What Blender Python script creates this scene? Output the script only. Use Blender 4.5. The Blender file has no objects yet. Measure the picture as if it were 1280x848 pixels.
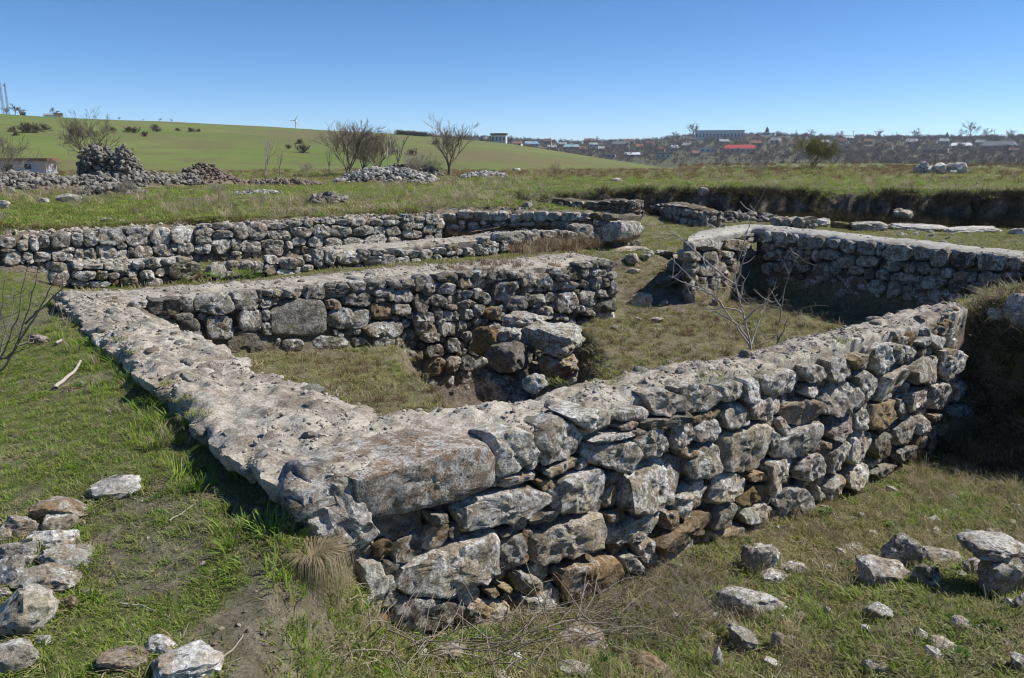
import bpy, bmesh, math, random
import numpy as np
from mathutils import Vector, Matrix

# ------------------------------------------------------------------ camera, sky, sun, exposure
SC = bpy.context.scene
COL = SC.collection
FPX, CX, CY, HOR = 1000.0, 640.0, 424.0, 195.0
CAM_Z = 1.75
PITCH = math.atan((CY - HOR) / FPX)
cam_d = bpy.data.cameras.new('camera')
cam_d.sensor_width = 36.0
cam_d.lens = 36.0 * FPX / 1280.0
cam_d.clip_start = 0.05
cam_d.clip_end = 9000.0
cam = bpy.data.objects.new('camera', cam_d)
cam.location = (0, 0, CAM_Z)
cam.rotation_euler = (math.pi / 2 - PITCH, 0, 0)
COL.objects.link(cam)
SC.camera = cam

SUN_AZ, SUN_EL = 11.0, 46.0          # degrees; azimuth from +x towards +y
sx = math.cos(math.radians(SUN_EL)) * math.cos(math.radians(SUN_AZ))
sy = math.cos(math.radians(SUN_EL)) * math.sin(math.radians(SUN_AZ))
sz = math.sin(math.radians(SUN_EL))
sun_d = bpy.data.lights.new('sun', 'SUN')
sun_d.energy = 5.0
sun_d.angle = math.radians(0.53)
sun_d.color = (1.0, 0.955, 0.89)
sun = bpy.data.objects.new('sun', sun_d)
sun.rotation_euler = Vector((sx, sy, sz)).to_track_quat('Z', 'Y').to_euler()
sun.location = (20, 8, 30)
COL.objects.link(sun)

W = bpy.data.worlds.new('World')
SC.world = W
W.use_nodes = True
wn = W.node_tree
sky = wn.nodes.new('ShaderNodeTexSky')
sky.sky_type = 'NISHITA'
sky.sun_disc = False
sky.sun_elevation = math.radians(SUN_EL)
sky.sun_rotation = math.radians(90.0 - SUN_AZ)
sky.altitude = 1600
sky.air_density = 0.62
sky.dust_density = 0.0
sky.ozone_density = 3.0
wn.nodes['Background'].inputs[1].default_value = 0.12
hs = wn.nodes.new('ShaderNodeHueSaturation')
hs.inputs['Saturation'].default_value = 1.2
wn.links.new(sky.outputs[0], hs.inputs['Color'])
wn.links.new(hs.outputs[0], wn.nodes['Background'].inputs[0])

SC.view_settings.view_transform = 'Standard'
SC.view_settings.look = 'None'
SC.view_settings.gamma = 1.0
SC.view_settings.use_curve_mapping = False
SC.view_settings.exposure = 0.30
SC.render.engine = 'CYCLES'
SC.cycles.use_denoising = True
SC.cycles.pixel_filter_type = 'BLACKMAN_HARRIS'
SC.cycles.filter_width = 1.1
SC.cycles.max_bounces = 6
SC.cycles.diffuse_bounces = 3
SC.cycles.glossy_bounces = 2
SC.cycles.transparent_max_bounces = 6

rng = np.random.default_rng(7)
rnd = random.Random(7)

# ------------------------------------------------------------------ numeric helpers
def hsh(ix, iy, iz, seed):
    h = (ix.astype(np.int64) * 374761393 + iy.astype(np.int64) * 668265263 + iz.astype(np.int64) * 2147483647 + seed * 974634777) & 0xFFFFFFFF
    h = ((h ^ (h >> 13)) * 1274126177) & 0xFFFFFFFF
    h = ((h ^ (h >> 16)) * 2246822519) & 0xFFFFFFFF
    return ((h ^ (h >> 15)) & 0xFFFFFF) / float(0xFFFFFF)

def vnoise(x, y, z, seed=0):
    x = np.asarray(x, float); y = np.asarray(y, float); z = np.asarray(z, float) + np.zeros_like(x)
    ix = np.floor(x); iy = np.floor(y); iz = np.floor(z)
    fx = x - ix; fy = y - iy; fz = z - iz
    fx = fx * fx * (3 - 2 * fx); fy = fy * fy * (3 - 2 * fy); fz = fz * fz * (3 - 2 * fz)
    r = 0
    for a in (0, 1):
        for b in (0, 1):
            for c in (0, 1):
                wgt = (fx if a else 1 - fx) * (fy if b else 1 - fy) * (fz if c else 1 - fz)
                r = r + wgt * hsh(ix + a, iy + b, iz + c, seed)
    return r * 2 - 1

def fbm(x, y, z=0.0, o=4, seed=0):
    s = 0; a = 1.0; f = 1.0; t = 0
    for k in range(o):
        s = s + a * vnoise(np.asarray(x) * f, np.asarray(y) * f, np.asarray(z) * f, seed + k * 17)
        t += a; a *= 0.5; f *= 2.03
    return s / t

def sstep(a, b, x):
    t = np.clip((x - a) / (b - a), 0, 1)
    return t * t * (3 - 2 * t)

def poly_sd(P, x, y):
    """signed distance, negative inside"""
    P = np.asarray(P, float)
    d = np.full(np.shape(x), 1e18); s = np.ones(np.shape(x))
    n = len(P)
    for i in range(n):
        a = P[i]; b = P[i - 1]
        ex, ey = b - a
        wx = x - a[0]; wy = y - a[1]
        t = np.clip((wx * ex + wy * ey) / (ex * ex + ey * ey), 0, 1)
        d = np.minimum(d, (wx - ex * t) ** 2 + (wy - ey * t) ** 2)
        c1 = y >= a[1]; c2 = y < b[1]; c3 = ex * wy > ey * wx
        flip = (c1 & c2 & c3) | (~c1 & ~c2 & ~c3)
        s = np.where(flip, -s, s)
    return s * np.sqrt(d)

def line_d(P, x, y):
    d = np.full(np.shape(x), 1e18)
    for i in range(len(P) - 1):
        ax, ay = P[i]; bx, by = P[i + 1]
        ex, ey = bx - ax, by - ay
        t = np.clip(((x - ax) * ex + (y - ay) * ey) / (ex * ex + ey * ey), 0, 1)
        d = np.minimum(d, (x - ax - ex * t) ** 2 + (y - ay - ey * t) ** 2)
    return np.sqrt(d)

CP, SP = math.cos(PITCH), math.sin(PITCH)
def ray(px, py):
    u = (px - CX) / FPX; v = -(py - CY) / FPX
    return np.array((u, CP + v * SP, -SP + v * CP))

def at_z(px, py, z):
    d = ray(px, py); t = (z - CAM_Z) / d[2]
    return np.array((d[0] * t, d[1] * t))

# ------------------------------------------------------------------ plan of the site (metres)
T1 = 0.30                                     # top of the near room's walls
F0 = np.array((-0.93, 3.33)); F1 = np.array((4.43, 7.57))            # front wall, outer face
L0 = np.array((-0.93, 3.33)); L1 = np.array((-4.75, 8.25))           # side wall, outer (grass) side
B0 = np.array((-4.55, 7.55)); B1 = np.array((1.48, 11.42))           # back wall of near room, room side
W20 = np.array((-5.85, 10.55)); W21 = np.array((1.42, 15.35))        # second wall
T2 = 0.32
T3 = 0.60
W30 = at_z(-140, 304.5, T3); W31 = at_z(552, 269.5, T3)
W4P = [at_z(545, 265, T3), at_z(640, 264.5, T3), at_z(705, 266, T3), at_z(775, 272, T3)]
TR = 0.50
R0 = np.array((2.71, 12.24)); R1 = np.array((4.22, 14.02)); R2 = np.array((7.6, 8.05))

LOW = [(-40, -30), (-40, -9.5), (W30[0] - .1, W30[1] + .25), (W31[0] - .1, W31[1] + .3), (W4P[0][0] - .25, W4P[0][1] + .35), (W4P[1][0], W4P[1][1] + .4), (W4P[2][0], W4P[2][1] + .4), (2.4, 17.2), (0.4, 21.0), (0.2, 24.2), (3, 25.3), (6, 24.6),
       (9.5, 23.7), (12.2, 22.3), (15.5, 20.3), (32, 14), (40, -30)]
ROOM = [(-3.95, 7.9), (-0.8, 4.2), (4.2, 8.2), (5.0, 9.2), (7.4, 8.3), (4.3, 13.85), (2.8, 12.5), (2.9, 14.4), (1.3, 13.6), (1.45, 11.6)]
HOLE = [(-1.35, 10.3), (-1.2, 8.9), (-.72, 7.6), (-.35, 6.5), (.55, 6.9), (.85, 8.0), (1.0, 9.4), (.85, 11.2)]
PIT = [(-0.90, 3.95), (4.15, 8.0), (4.85, 7.9), (5.5, 6.4), (6.6, 3.2), (5.0, 1.2), (0.4, 1.2), (-0.75, 2.2), (-1.0, 3.1)]
HIGH2 = [(4.5, 7.95), (5.0, 9.0), (9, 8.3), (11, 2), (6.9, 2), (5.95, 5.0), (5.3, 6.6)]
EXC = [(1.5, 16.5), (1.0, 19), (1.0, 22), (5.8, 23.9), (9.5, 22.9), (12, 21.7), (15.3, 19.6), (20, 16), (10, 9), (7.8, 9), (4.6, 14.6), (3.4, 15)]

CREST_PX = np.array([-900, -200, 0, 100, 200, 300, 400, 450, 500, 560, 600, 640, 700, 760, 830, 900, 1300, 2400])
CREST_Y = np.array([135, 140, 145, 151, 154, 158.5, 164, 166.5, 169, 174, 177, 181, 190, 199, 209, 214, 216, 216])
FAR_PX = np.array([-900, 400, 560, 620, 700, 800, 860, 960, 1060, 1280, 2400])
FAR_Y = np.array([176, 176, 175, 176, 181, 180, 173, 171, 175, 174, 172])

def tz(x, y):
    x = np.asarray(x, float); y = np.asarray(y, float)
    r = np.hypot(x, y)
    n1 = fbm(x * .6, y * .6, 0, 3, 1); n2 = fbm(x * 3.1, y * 3.1, 0, 3, 5)
    near = 1 - sstep(30, 70, r)
    sdl = poly_sd(LOW, x, y) + .22 * n2 * near + .25 * n1 * near
    steep = sstep(1.5, 3.5, x) * sstep(15, 18, y)
    sdl = sdl + steep * (.45 * fbm(x * .8, y * .8, 0, 3, 71) + .15 * n2)
    z = .66 * sstep(-.25 + .1 * steep, .45 - .38 * steep, sdl) + .05 * n1 * near + .02 * n2 * near
    dl = (x - L0[0]) * .792 + (y - L0[1]) * .613                          # left turf banked up against the side wall
    z = z + (.13 + .06 * sstep(3.3, 6.5, y)) * sstep(-1.6, -.05, dl) * sstep(.6, .0, dl) * sstep(2.6, 3.8, y) * sstep(14, 9, y)
    e = poly_sd(EXC, x, y)
    z = np.where(r < 60, z * 1.0 - .14 * sstep(.6, -.6, e), z)
    # corridor behind the back wall
    cor = line_d([(-4.6, 9.7), (1.2, 13.6)], x, y)
    z = z - .12 * sstep(1.0, .4, cor)
    # room floor
    sr = poly_sd(ROOM, x, y)
    fl = -.50 + .05 * n1 + .03 * n2 + .16 * sstep(-1.2, -3.6, x) - .10 * sstep(0, 3, x)
    fl = fl - .88 * sstep(.12, -.30, poly_sd(HOLE, x, y) + .08 * n2)
    fl = np.where(y > 11, fl + (.42) * sstep(11.3, 14.0, y) * sstep(3.6, 2.9, x), fl)
    t = sstep(.1, -.1, sr)
    z = z * (1 - t) + fl * t
    # bank beyond the front wall's end
    sh = poly_sd(HIGH2, x, y) + .12 * n2 + .1 * n1
    t = sstep(.1, -.55, sh)
    z = z * (1 - t) + (.40 + .05 * n1) * t
    # pit before the front wall
    sp = poly_sd(PIT, x, y) + .10 * n2
    fw = (x - F0[0]) * .620 - (y - F0[1]) * .784                           # metres out from the front wall's face
    fz = np.interp(x - .62 * fw, [-.93, -.64, -.34, .3, 1.2, 2.9, 4.5], [-.42, -.60, -.72, -.90, -.90, -1.04, -1.12]) + .05 * n1 + .035 * n2 + .22 * sstep(.3, 1.8, fw)
    t = sstep(.10, -.45, sp)
    z = z * (1 - t) + fz * t
    # the land beyond
    px = CX + FPX * x / np.maximum(y, 1.0) / (CP)
    px = np.where(y < 1, np.where(x < 0, -900, 2400), np.clip(px, -900, 2400))
    edge = np.where(px > 850, 95, 60)
    z = z + sstep(20, 90, r) * .25 * sstep(700, 1000, px) + .1 * fbm(x * .08, y * .08, 0, 3, 9) * sstep(20, 60, r)
    ca = np.clip(y / np.maximum(r, .1), .3, 1)
    hc = CAM_Z + (HOR - np.interp(px, CREST_PX, CREST_Y)) / FPX * 430.0 * ca
    lowz = -2.2
    hill = lowz + (hc - lowz) * np.power(np.clip((r - 120) / 310.0, 0, 1), .85)
    hill = hill - np.clip(r - 440, 0, 3000) * .035
    hill = hill + 2.6 * fbm(x * .012, y * .012, 0, 4, 21) * sstep(140, 260, r) * sstep(425, 340, r)
    fc = CAM_Z + (HOR - np.interp(px, FAR_PX, FAR_Y)) / FPX * 1000.0 * ca
    far = -9.5 + (fc + 9.5) * np.clip((r - 430) / 570.0, 0, 1) + 1.2 * fbm(x * .006, y * .006, 0, 3, 31) * sstep(430, 560, r)
    far = far - np.clip(r - 1040, 0, 6000) * .02
    land = np.maximum(hill, far)
    t = sstep(0, 1, (r - edge) / 50.0)
    return z * (1 - t) + land * t

def tz1(x, y):
    return float(tz(np.array([x]), np.array([y]))[0])

def ground_hit(px, py, r0=1.5, r1=1400.0):
    """where the line of sight through a picture point meets the land"""
    d = ray(px, py)
    hd = math.hypot(d[0], d[1])
    rr = np.geomspace(r0, r1, 1400)
    zz = CAM_Z + d[2] / hd * rr
    g = tz(d[0] / hd * rr, d[1] / hd * rr)
    k = np.argmax(g >= zz) if (g >= zz).any() else len(rr) - 1
    return np.array((d[0] / hd * rr[k], d[1] / hd * rr[k], g[k]))

# ------------------------------------------------------------------ object helpers
def setp(o, label=None, cat=None, group=None, kind=None):
    if label: o['label'] = label
    if cat: o['category'] = cat
    if group: o['group'] = group
    if kind: o['kind'] = kind
    return o

def link(name, mesh, parent=None, loc=(0, 0, 0), mat=None):
    o = bpy.data.objects.new(name, mesh)
    COL.objects.link(o)
    o.location = loc
    if parent is not None: o.parent = parent
    if mat is not None and mesh is not None and len(mesh.materials) == 0: mesh.materials.append(mat)
    return o

def empty(name, loc, label, cat, group=None):
    o = bpy.data.objects.new(name, None)
    o.empty_display_size = .2
    COL.objects.link(o)
    o.location = loc
    return setp(o, label, cat, group)

def mesh_np(name, V, F, smooth=True, sharp=None, mat=None):
    me = bpy.data.meshes.new(name)
    me.from_pydata(V if isinstance(V, list) else V.tolist(), [], F)
    if smooth:
        me.polygons.foreach_set('use_smooth', [True] * len(me.polygons))
        if sharp: me.set_sharp_from_angle(angle=math.radians(sharp))
    me.update()
    if mat is not None: me.materials.append(mat)
    return me

class Tubes:
    def __init__(s): s.v = []; s.f = []
    def tube(s, pts, radii, sides=3, cap=False):
        n0 = len(s.v)
        k = len(pts)
        for i, p in enumerate(pts):
            a = Vector(pts[max(i - 1, 0)]); b = Vector(pts[min(i + 1, k - 1)])
            d = (b - a)
            if d.length < 1e-9: d = Vector((0, 0, 1))
            d.normalize()
            e = d.cross(Vector((.31, .27, .91)))
            if e.length < 1e-3: e = d.cross(Vector((1, 0, 0)))
            e.normalize(); g = d.cross(e)
            for j in range(sides):
                an = 2 * math.pi * j / sides
                s.v.append(tuple(Vector(p) + (e * math.cos(an) + g * math.sin(an)) * radii[i]))
        for i in range(k - 1):
            for j in range(sides):
                a = n0 + i * sides + j; b = n0 + i * sides + (j + 1) % sides
                s.f.append((a, b, b + sides, a + sides))
    def mesh(s, name, mat=None): return mesh_np(name, s.v, s.f, True, None, mat)

# ------------------------------------------------------------------ materials
def new_mat(name):
    m = bpy.data.materials.new(name); m.use_nodes = True
    nt = m.node_tree; b = nt.nodes['Principled BSDF']
    b.inputs['Roughness'].default_value = .9
    b.inputs['Specular IOR Level'].default_value = .2
    return m, nt, b

def N(nt, typ, **kw):
    n = nt.nodes.new(typ)
    for k, v in kw.items():
        if k.startswith('i_'):
            key = k[2:]
            n.inputs[int(key) if key.isdigit() else key.replace('_', ' ')].default_value = v
        else: setattr(n, k, v)
    return n

def noise(nt, vec, scale, detail=4, rough=.55, dist=0.0):
    n = N(nt, 'ShaderNodeTexNoise')
    n.inputs['Scale'].default_value = scale; n.inputs['Detail'].default_value = detail
    n.inputs['Roughness'].default_value = rough; n.inputs['Distortion'].default_value = dist
    if vec is not None: nt.links.new(vec, n.inputs['Vector'])
    return n.outputs['Fac']

def ramp(nt, fac, a, b, va=0.0, vb=1.0):
    n = N(nt, 'ShaderNodeMapRange'); n.interpolation_type = 'SMOOTHSTEP'
    n.inputs[1].default_value = a; n.inputs[2].default_value = b
    n.inputs[3].default_value = va; n.inputs[4].default_value = vb
    nt.links.new(fac, n.inputs[0])
    return n.outputs[0]

def mixc(nt, fac, a, b, mode='MIX'):
    n = N(nt, 'ShaderNodeMix', data_type='RGBA', blend_type=mode)
    for sock, v in ((n.inputs[0], fac), (n.inputs[6], a), (n.inputs[7], b)):
        if isinstance(v, (int, float)): sock.default_value = v
        elif isinstance(v, tuple): sock.default_value = (*v, 1) if len(v) == 3 else v
        else: nt.links.new(v, sock)
    return n.outputs[2]

def math2(nt, op, a, b):
    n = N(nt, 'ShaderNodeMath', operation=op)
    for sock, v in ((n.inputs[0], a), (n.inputs[1], b)):
        if isinstance(v, (int, float)): sock.default_value = v
        else: nt.links.new(v, sock)
    return n.outputs[0]

def bump(nt, h, strength, dist, prev=None):
    n = N(nt, 'ShaderNodeBump'); n.inputs['Strength'].default_value = strength; n.inputs['Distance'].default_value = dist
    nt.links.new(h, n.inputs['Height'])
    if prev is not None: nt.links.new(prev, n.inputs['Normal'])
    return n.outputs[0]

def mat_stone(name, lich=(.78, .76, .71), crust=(.07, .062, .050), fine=1.0):
    m, nt, b = new_mat(name)
    tc = N(nt, 'ShaderNodeTexCoord'); oi = N(nt, 'ShaderNodeObjectInfo')
    off = N(nt, 'ShaderNodeVectorMath', operation='MULTIPLY_ADD')
    cmb = N(nt, 'ShaderNodeCombineXYZ')
    for i in range(3): nt.links.new(oi.outputs['Random'], cmb.inputs[i])
    nt.links.new(cmb.outputs[0], off.inputs[0]); off.inputs[1].default_value = (91, 57, 73)
    nt.links.new(tc.outputs['Object'], off.inputs[2])
    sv = N(nt, 'ShaderNodeVectorMath', operation='SCALE'); nt.links.new(off.outputs[0], sv.inputs[0]); nt.links.new(ramp(nt, oi.outputs['Random'], 0, 1, .6, 1.5), sv.inputs['Scale'])
    v = sv.outputs[0]
    n1 = noise(nt, v, 4.0, 5, .6, .3); n2 = noise(nt, v, 11.0 * fine, 6, .65); n3 = noise(nt, v, 60 * fine, 5, .7)
    n4 = noise(nt, v, 8.5, 10, .78, .5); n5 = noise(nt, v, 19 * fine, 9, .76, .3)
    base = oi.outputs['Color']
    c = mixc(nt, ramp(nt, n1, .3, .7), mixc(nt, 1.0, base, (.68, .67, .66), 'MULTIPLY'), mixc(nt, 1.0, base, (1.22, 1.17, 1.08), 'MULTIPLY'))
    c = mixc(nt, ramp(nt, n2, .52, .62, 0, .6), c, (.33, .26, .17))
    lf = math2(nt, 'MULTIPLY', ramp(nt, n4, .475, .535), oi.outputs['Alpha'])
    c = mixc(nt, math2(nt, 'MULTIPLY', lf, ramp(nt, n5, .36, .50)), c, lich)
    c = mixc(nt, ramp(nt, n5, .555, .615, 0, .85), c, crust)
    c = mixc(nt, ramp(nt, n3, .35, .65, .0, 1.0), mixc(nt, 1.0, c, (.60, .60, .60), 'MULTIPLY'), mixc(nt, 1.0, c, (1.22, 1.22, 1.22), 'MULTIPLY'))
    nt.links.new(c, b.inputs['Base Color'])
    bn = bump(nt, n2, 1.0, .05); bn = bump(nt, n5, .9, .035, bn); bn = bump(nt, n3, .8, .012, bn)
    nt.links.new(bn, b.inputs['Normal'])
    return m

STONE = mat_stone('weathered_limestone')
STONE_FAR = mat_stone('rubble_limestone', fine=.6)

def mat_mortar(name, ca, cb, cd):
    m, nt, b = new_mat(name)
    tc = N(nt, 'ShaderNodeTexCoord'); v = tc.outputs['Object']
    n1 = noise(nt, v, 2.2, 5, .6); n2 = noise(nt, v, 14, 6, .65); n3 = noise(nt, v, 75, 4, .7); n4 = noise(nt, v, 5, 6, .7, .5)
    c = mixc(nt, ramp(nt, n1, .35, .65), ca, cb)
    c = mixc(nt, ramp(nt, noise(nt, v, 3.2, 8, .72, .8), .50, .58, 0, .7), c, cd)
    c = mixc(nt, ramp(nt, n2, .55, .66, 0, .75), c, cd)
    c = mixc(nt, ramp(nt, n4, .58, .68, 0, .6), c, (.50, .48, .43))
    c = mixc(nt, ramp(nt, n3, .36, .62), mixc(nt, 1.0, c, (.66, .65, .64), 'MULTIPLY'), mixc(nt, 1.0, c, (1.14, 1.14, 1.13), 'MULTIPLY'))
    nt.links.new(c, b.inputs['Base Color'])
    bn = bump(nt, n2, .6, .025); bn = bump(nt, n3, .55, .007, bn)
    nt.links.new(bn, b.inputs['Normal'])
    return m
MORTAR = mat_mortar('sandy_mortar', (.355, .32, .265), (.44, .405, .345), (.20, .165, .125))
CORE = mat_mortar('rubble_core', (.19, .155, .115), (.25, .21, .16), (.09, .07, .05))

def mat_ground():
    m, nt, b = new_mat('ground_soil_and_turf')
    at = N(nt, 'ShaderNodeAttribute', attribute_name='gmix')
    sep = N(nt, 'ShaderNodeSeparateColor'); nt.links.new(at.outputs['Color'], sep.inputs[0])
    green, soil, field = sep.outputs[0], sep.outputs[1], sep.outputs[2]
    g = N(nt, 'ShaderNodeNewGeometry'); v = g.outputs['Position']
    n1 = noise(nt, v, 1.3, 6, .65); n2 = noise(nt, v, 9, 6, .65); n3 = noise(nt, v, 45, 5, .7); nf = noise(nt, v, .02, 5, .6); nf2 = noise(nt, v, .12, 5, .6)
    dry = mixc(nt, ramp(nt, n2, .35, .65), (.165, .135, .085), (.27, .23, .15))
    grn = mixc(nt, ramp(nt, n2, .3, .7), (.11, .145, .035), (.19, .215, .075))
    c = mixc(nt, math2(nt, 'MULTIPLY', green, ramp(nt, n1, .25, .6)), dry, grn)
    so = mixc(nt, ramp(nt, n2, .3, .7), (.15, .12, .09), (.28, .235, .19))
    c = mixc(nt, soil, c, so)
    fld = mixc(nt, ramp(nt, nf, .35, .65), (.115, .175, .032), (.17, .20, .055))
    fld = mixc(nt, ramp(nt, nf2, .48, .62, 0, .6), fld, (.145, .12, .055))
    fld = mixc(nt, ramp(nt, noise(nt, v, .006, 6, .7, .8), .45, .58, 0, .8), fld, (.165, .135, .065))
    c = mixc(nt, field, c, fld)
    vil = mixc(nt, ramp(nt, nf2, .35, .65), (.095, .085, .055), (.10, .115, .05))
    c = mixc(nt, at.outputs['Alpha'], c, vil)
    c = mixc(nt, ramp(nt, n3, .3, .65), mixc(nt, 1.0, c, (.66, .66, .66), 'MULTIPLY'), mixc(nt, 1.0, c, (1.15, 1.15, 1.15), 'MULTIPLY'))
    nt.links.new(c, b.inputs['Base Color'])
    bn = bump(nt, n2, 1.0, .07); bn = bump(nt, n3, 1.0, .022, bn); bn = bump(nt, noise(nt, v, 160, 4, .7), .7, .006, bn)
    nt.links.new(bn, b.inputs['Normal'])
    return m
GROUND = mat_ground()

def mat_var(name, a, c2, rough=.75, trans=0.0, spec=.25):
    """plain plant material that varies from instance to instance"""
    m, nt, b = new_mat(name)
    oi = N(nt, 'ShaderNodeObjectInfo'); tc = N(nt, 'ShaderNodeTexCoord')
    n = noise(nt, tc.outputs['Object'], 9, 3)
    f = math2(nt, 'ADD', math2(nt, 'MULTIPLY', oi.outputs['Random'], .75), math2(nt, 'MULTIPLY', n, .3))
    nt.links.new(mixc(nt, f, a, c2), b.inputs['Base Color'])
    b.inputs['Roughness'].default_value = rough; b.inputs['Specular IOR Level'].default_value = spec
    if trans:
        tr = N(nt, 'ShaderNodeBsdfTranslucent'); nt.links.new(mixc(nt, f, a, c2), tr.inputs[0])
        mx = N(nt, 'ShaderNodeMixShader'); mx.inputs[0].default_value = trans
        nt.links.new(b.outputs[0], mx.inputs[1]); nt.links.new(tr.outputs[0], mx.inputs[2])
        nt.links.new(mx.outputs[0], nt.nodes['Material Output'].inputs[0])
    return m
M_GREEN = mat_var('fresh_grass', (.125, .225, .026), (.32, .42, .075), .6, .45)
M_OLIVE = mat_var('olive_grass', (.175, .19, .05), (.37, .36, .13), .7, .42)
M_DRY = mat_var('dry_grass', (.26, .21, .12), (.50, .43, .29), .75, .35)
M_RUST = mat_var('rusty_weeds', (.13, .075, .035), (.27, .18, .10), .8, .2)
M_DARKW = mat_var('dark_weeds', (.045, .04, .02), (.11, .085, .045), .85, .1)
M_LEAF = mat_var('weed_leaf', (.06, .13, .02), (.13, .22, .05), .55, .3)
M_TWIG = mat_var('dead_twig', (.16, .135, .105), (.36, .32, .26), .85)
M_BARK = mat_var('grey_bark', (.15, .12, .09), (.235, .195, .15), .9)
M_PALEBARK = mat_var('pale_bark', (.36, .32, .27), (.46, .41, .36), .85)
M_FARTREE = mat_var('bare_far_wood', (.10, .087, .077), (.215, .19, .165), .9)
M_EVER = mat_var('evergreen', (.018, .028, .012), (.04, .055, .022), .8)
M_PEBBLE = mat_var('grit', (.24, .205, .16), (.46, .42, .36), .95)
M_MOSS = mat_var('moss', (.07, .075, .01), (.16, .13, .02), .95)

def plain(name, c, rough=.7, spec=.3, metal=0.0, var=.15):
    m, nt, b = new_mat(name)
    tc = N(nt, 'ShaderNodeTexCoord'); n = noise(nt, tc.outputs['Object'], .9, 5, .6)
    nt.links.new(mixc(nt, n, tuple(x * (1 - var) for x in c), tuple(min(1, x * (1 + var)) for x in c)), b.inputs['Base Color'])
    b.inputs['Roughness'].default_value = rough; b.inputs['Specular IOR Level'].default_value = spec; b.inputs['Metallic'].default_value = metal
    return m

# ------------------------------------------------------------------ the ground: one sheet to the horizon
def axis(lo, hi, d, out_lo, out_hi, g, mid=None, dm=.13):
    a = list(np.arange(lo, hi + 1e-6, d))
    s = d
    while mid and a[-1] < mid: s = min(s * 1.08, dm); a.append(a[-1] + s)
    while a[-1] < out_hi: s *= g; a.append(a[-1] + s)
    s = d
    while a[0] > out_lo: s *= g; a.insert(0, a[0] - s)
    return np.array(a)
gx = axis(-5.6, 6.4, .06, -3200, 3200, 1.05, 18.5)
gy = axis(1.4, 13.0, .06, -200, 4200, 1.04, 26.5)
GXX, GYY = np.meshgrid(gx, gy)
GZ = tz(GXX.ravel(), GYY.ravel())
WALLS = []          # (polyline centre, half width) footprints, filled below for scattering

def build_ground():
    x = GXX.ravel(); y = GYY.ravel(); z = GZ
    nx, ny = len(gx), len(gy)
    V = np.stack([x, y, z], 1)
    i = np.arange(nx * ny).reshape(ny, nx)
    F = np.stack([i[:-1, :-1], i[:-1, 1:], i[1:, 1:], i[1:, :-1]], -1).reshape(-1, 4)
    me = bpy.data.meshes.new('ground')
    me.vertices.add(len(V)); me.vertices.foreach_set('co', V.astype(np.float32).ravel())
    me.loops.add(F.size); me.loops.foreach_set('vertex_index', F.astype(np.int32).ravel())
    me.polygons.add(len(F)); me.polygons.foreach_set('loop_start', np.arange(0, F.size, 4, dtype=np.int32))
    me.polygons.foreach_set('loop_total', np.full(len(F), 4, np.int32))
    me.polygons.foreach_set('use_smooth', np.ones(len(F), bool))
    me.update(calc_edges=True)
    gm = ground_mix(x, y)
    a = me.attributes.new('gmix', 'FLOAT_COLOR', 'POINT')
    a.data.foreach_set('color', gm.astype(np.float32).ravel())
    me.materials.append(GROUND)
    o = link('ground', me)
    o['kind'] = 'structure'

def ground_mix(x, y):
    r = np.hypot(x, y)
    n = fbm(x * .9, y * .9, 0, 3, 41)
    left = sstep(.1, -.8, x - (y - 3.3) * -.72 - -.9)              # grass side of the side wall
    green = np.clip(.75 * left + .30 + .55 * n, 0, 1)
    room = sstep(.2, -.2, poly_sd(ROOM, x, y))
    green = np.where(room > .5, np.clip(.30 + .5 * n + .25 * sstep(-.5, -2.5, x), 0, 1), green)
    soil = sstep(1.2, .6, np.hypot((x + .97) / .24, (y - 2.65) / .60) + .7 * fbm(x * 4, y * 4, 0, 4, 44)) * .8      # worn patch
    soil = np.maximum(soil, .5 * sstep(.35, .1, np.hypot((x + 1.75), (y - 3.7) / .9) + .2 * n))
    soil = np.maximum(soil, sstep(.26, .55, fbm(x * 1.6, y * 1.6, 0, 4, 43)) * .65)
    sd = poly_sd(LOW, x, y)
    soil = np.maximum(soil, .9 * sstep(.8, .2, np.abs(sd)))
    soil = np.maximum(soil, .6 * sstep(.5, .2, np.abs(poly_sd(PIT, x, y) + .1)) * (x > -.55))
    soil = np.maximum(soil, sstep(.1, -.1, poly_sd(HOLE, x, y)))
    field = sstep(62, 100, r)
    px = CX + FPX * x / np.maximum(y, 1.0)
    far = sstep(440, 520, r + 30 * fbm(x * .01, y * .01, 0, 3, 77)) * (px > 560)
    return np.stack([green, np.clip(soil, 0, 1), field, np.clip(far, 0, 1)], 1)
build_ground()

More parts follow.
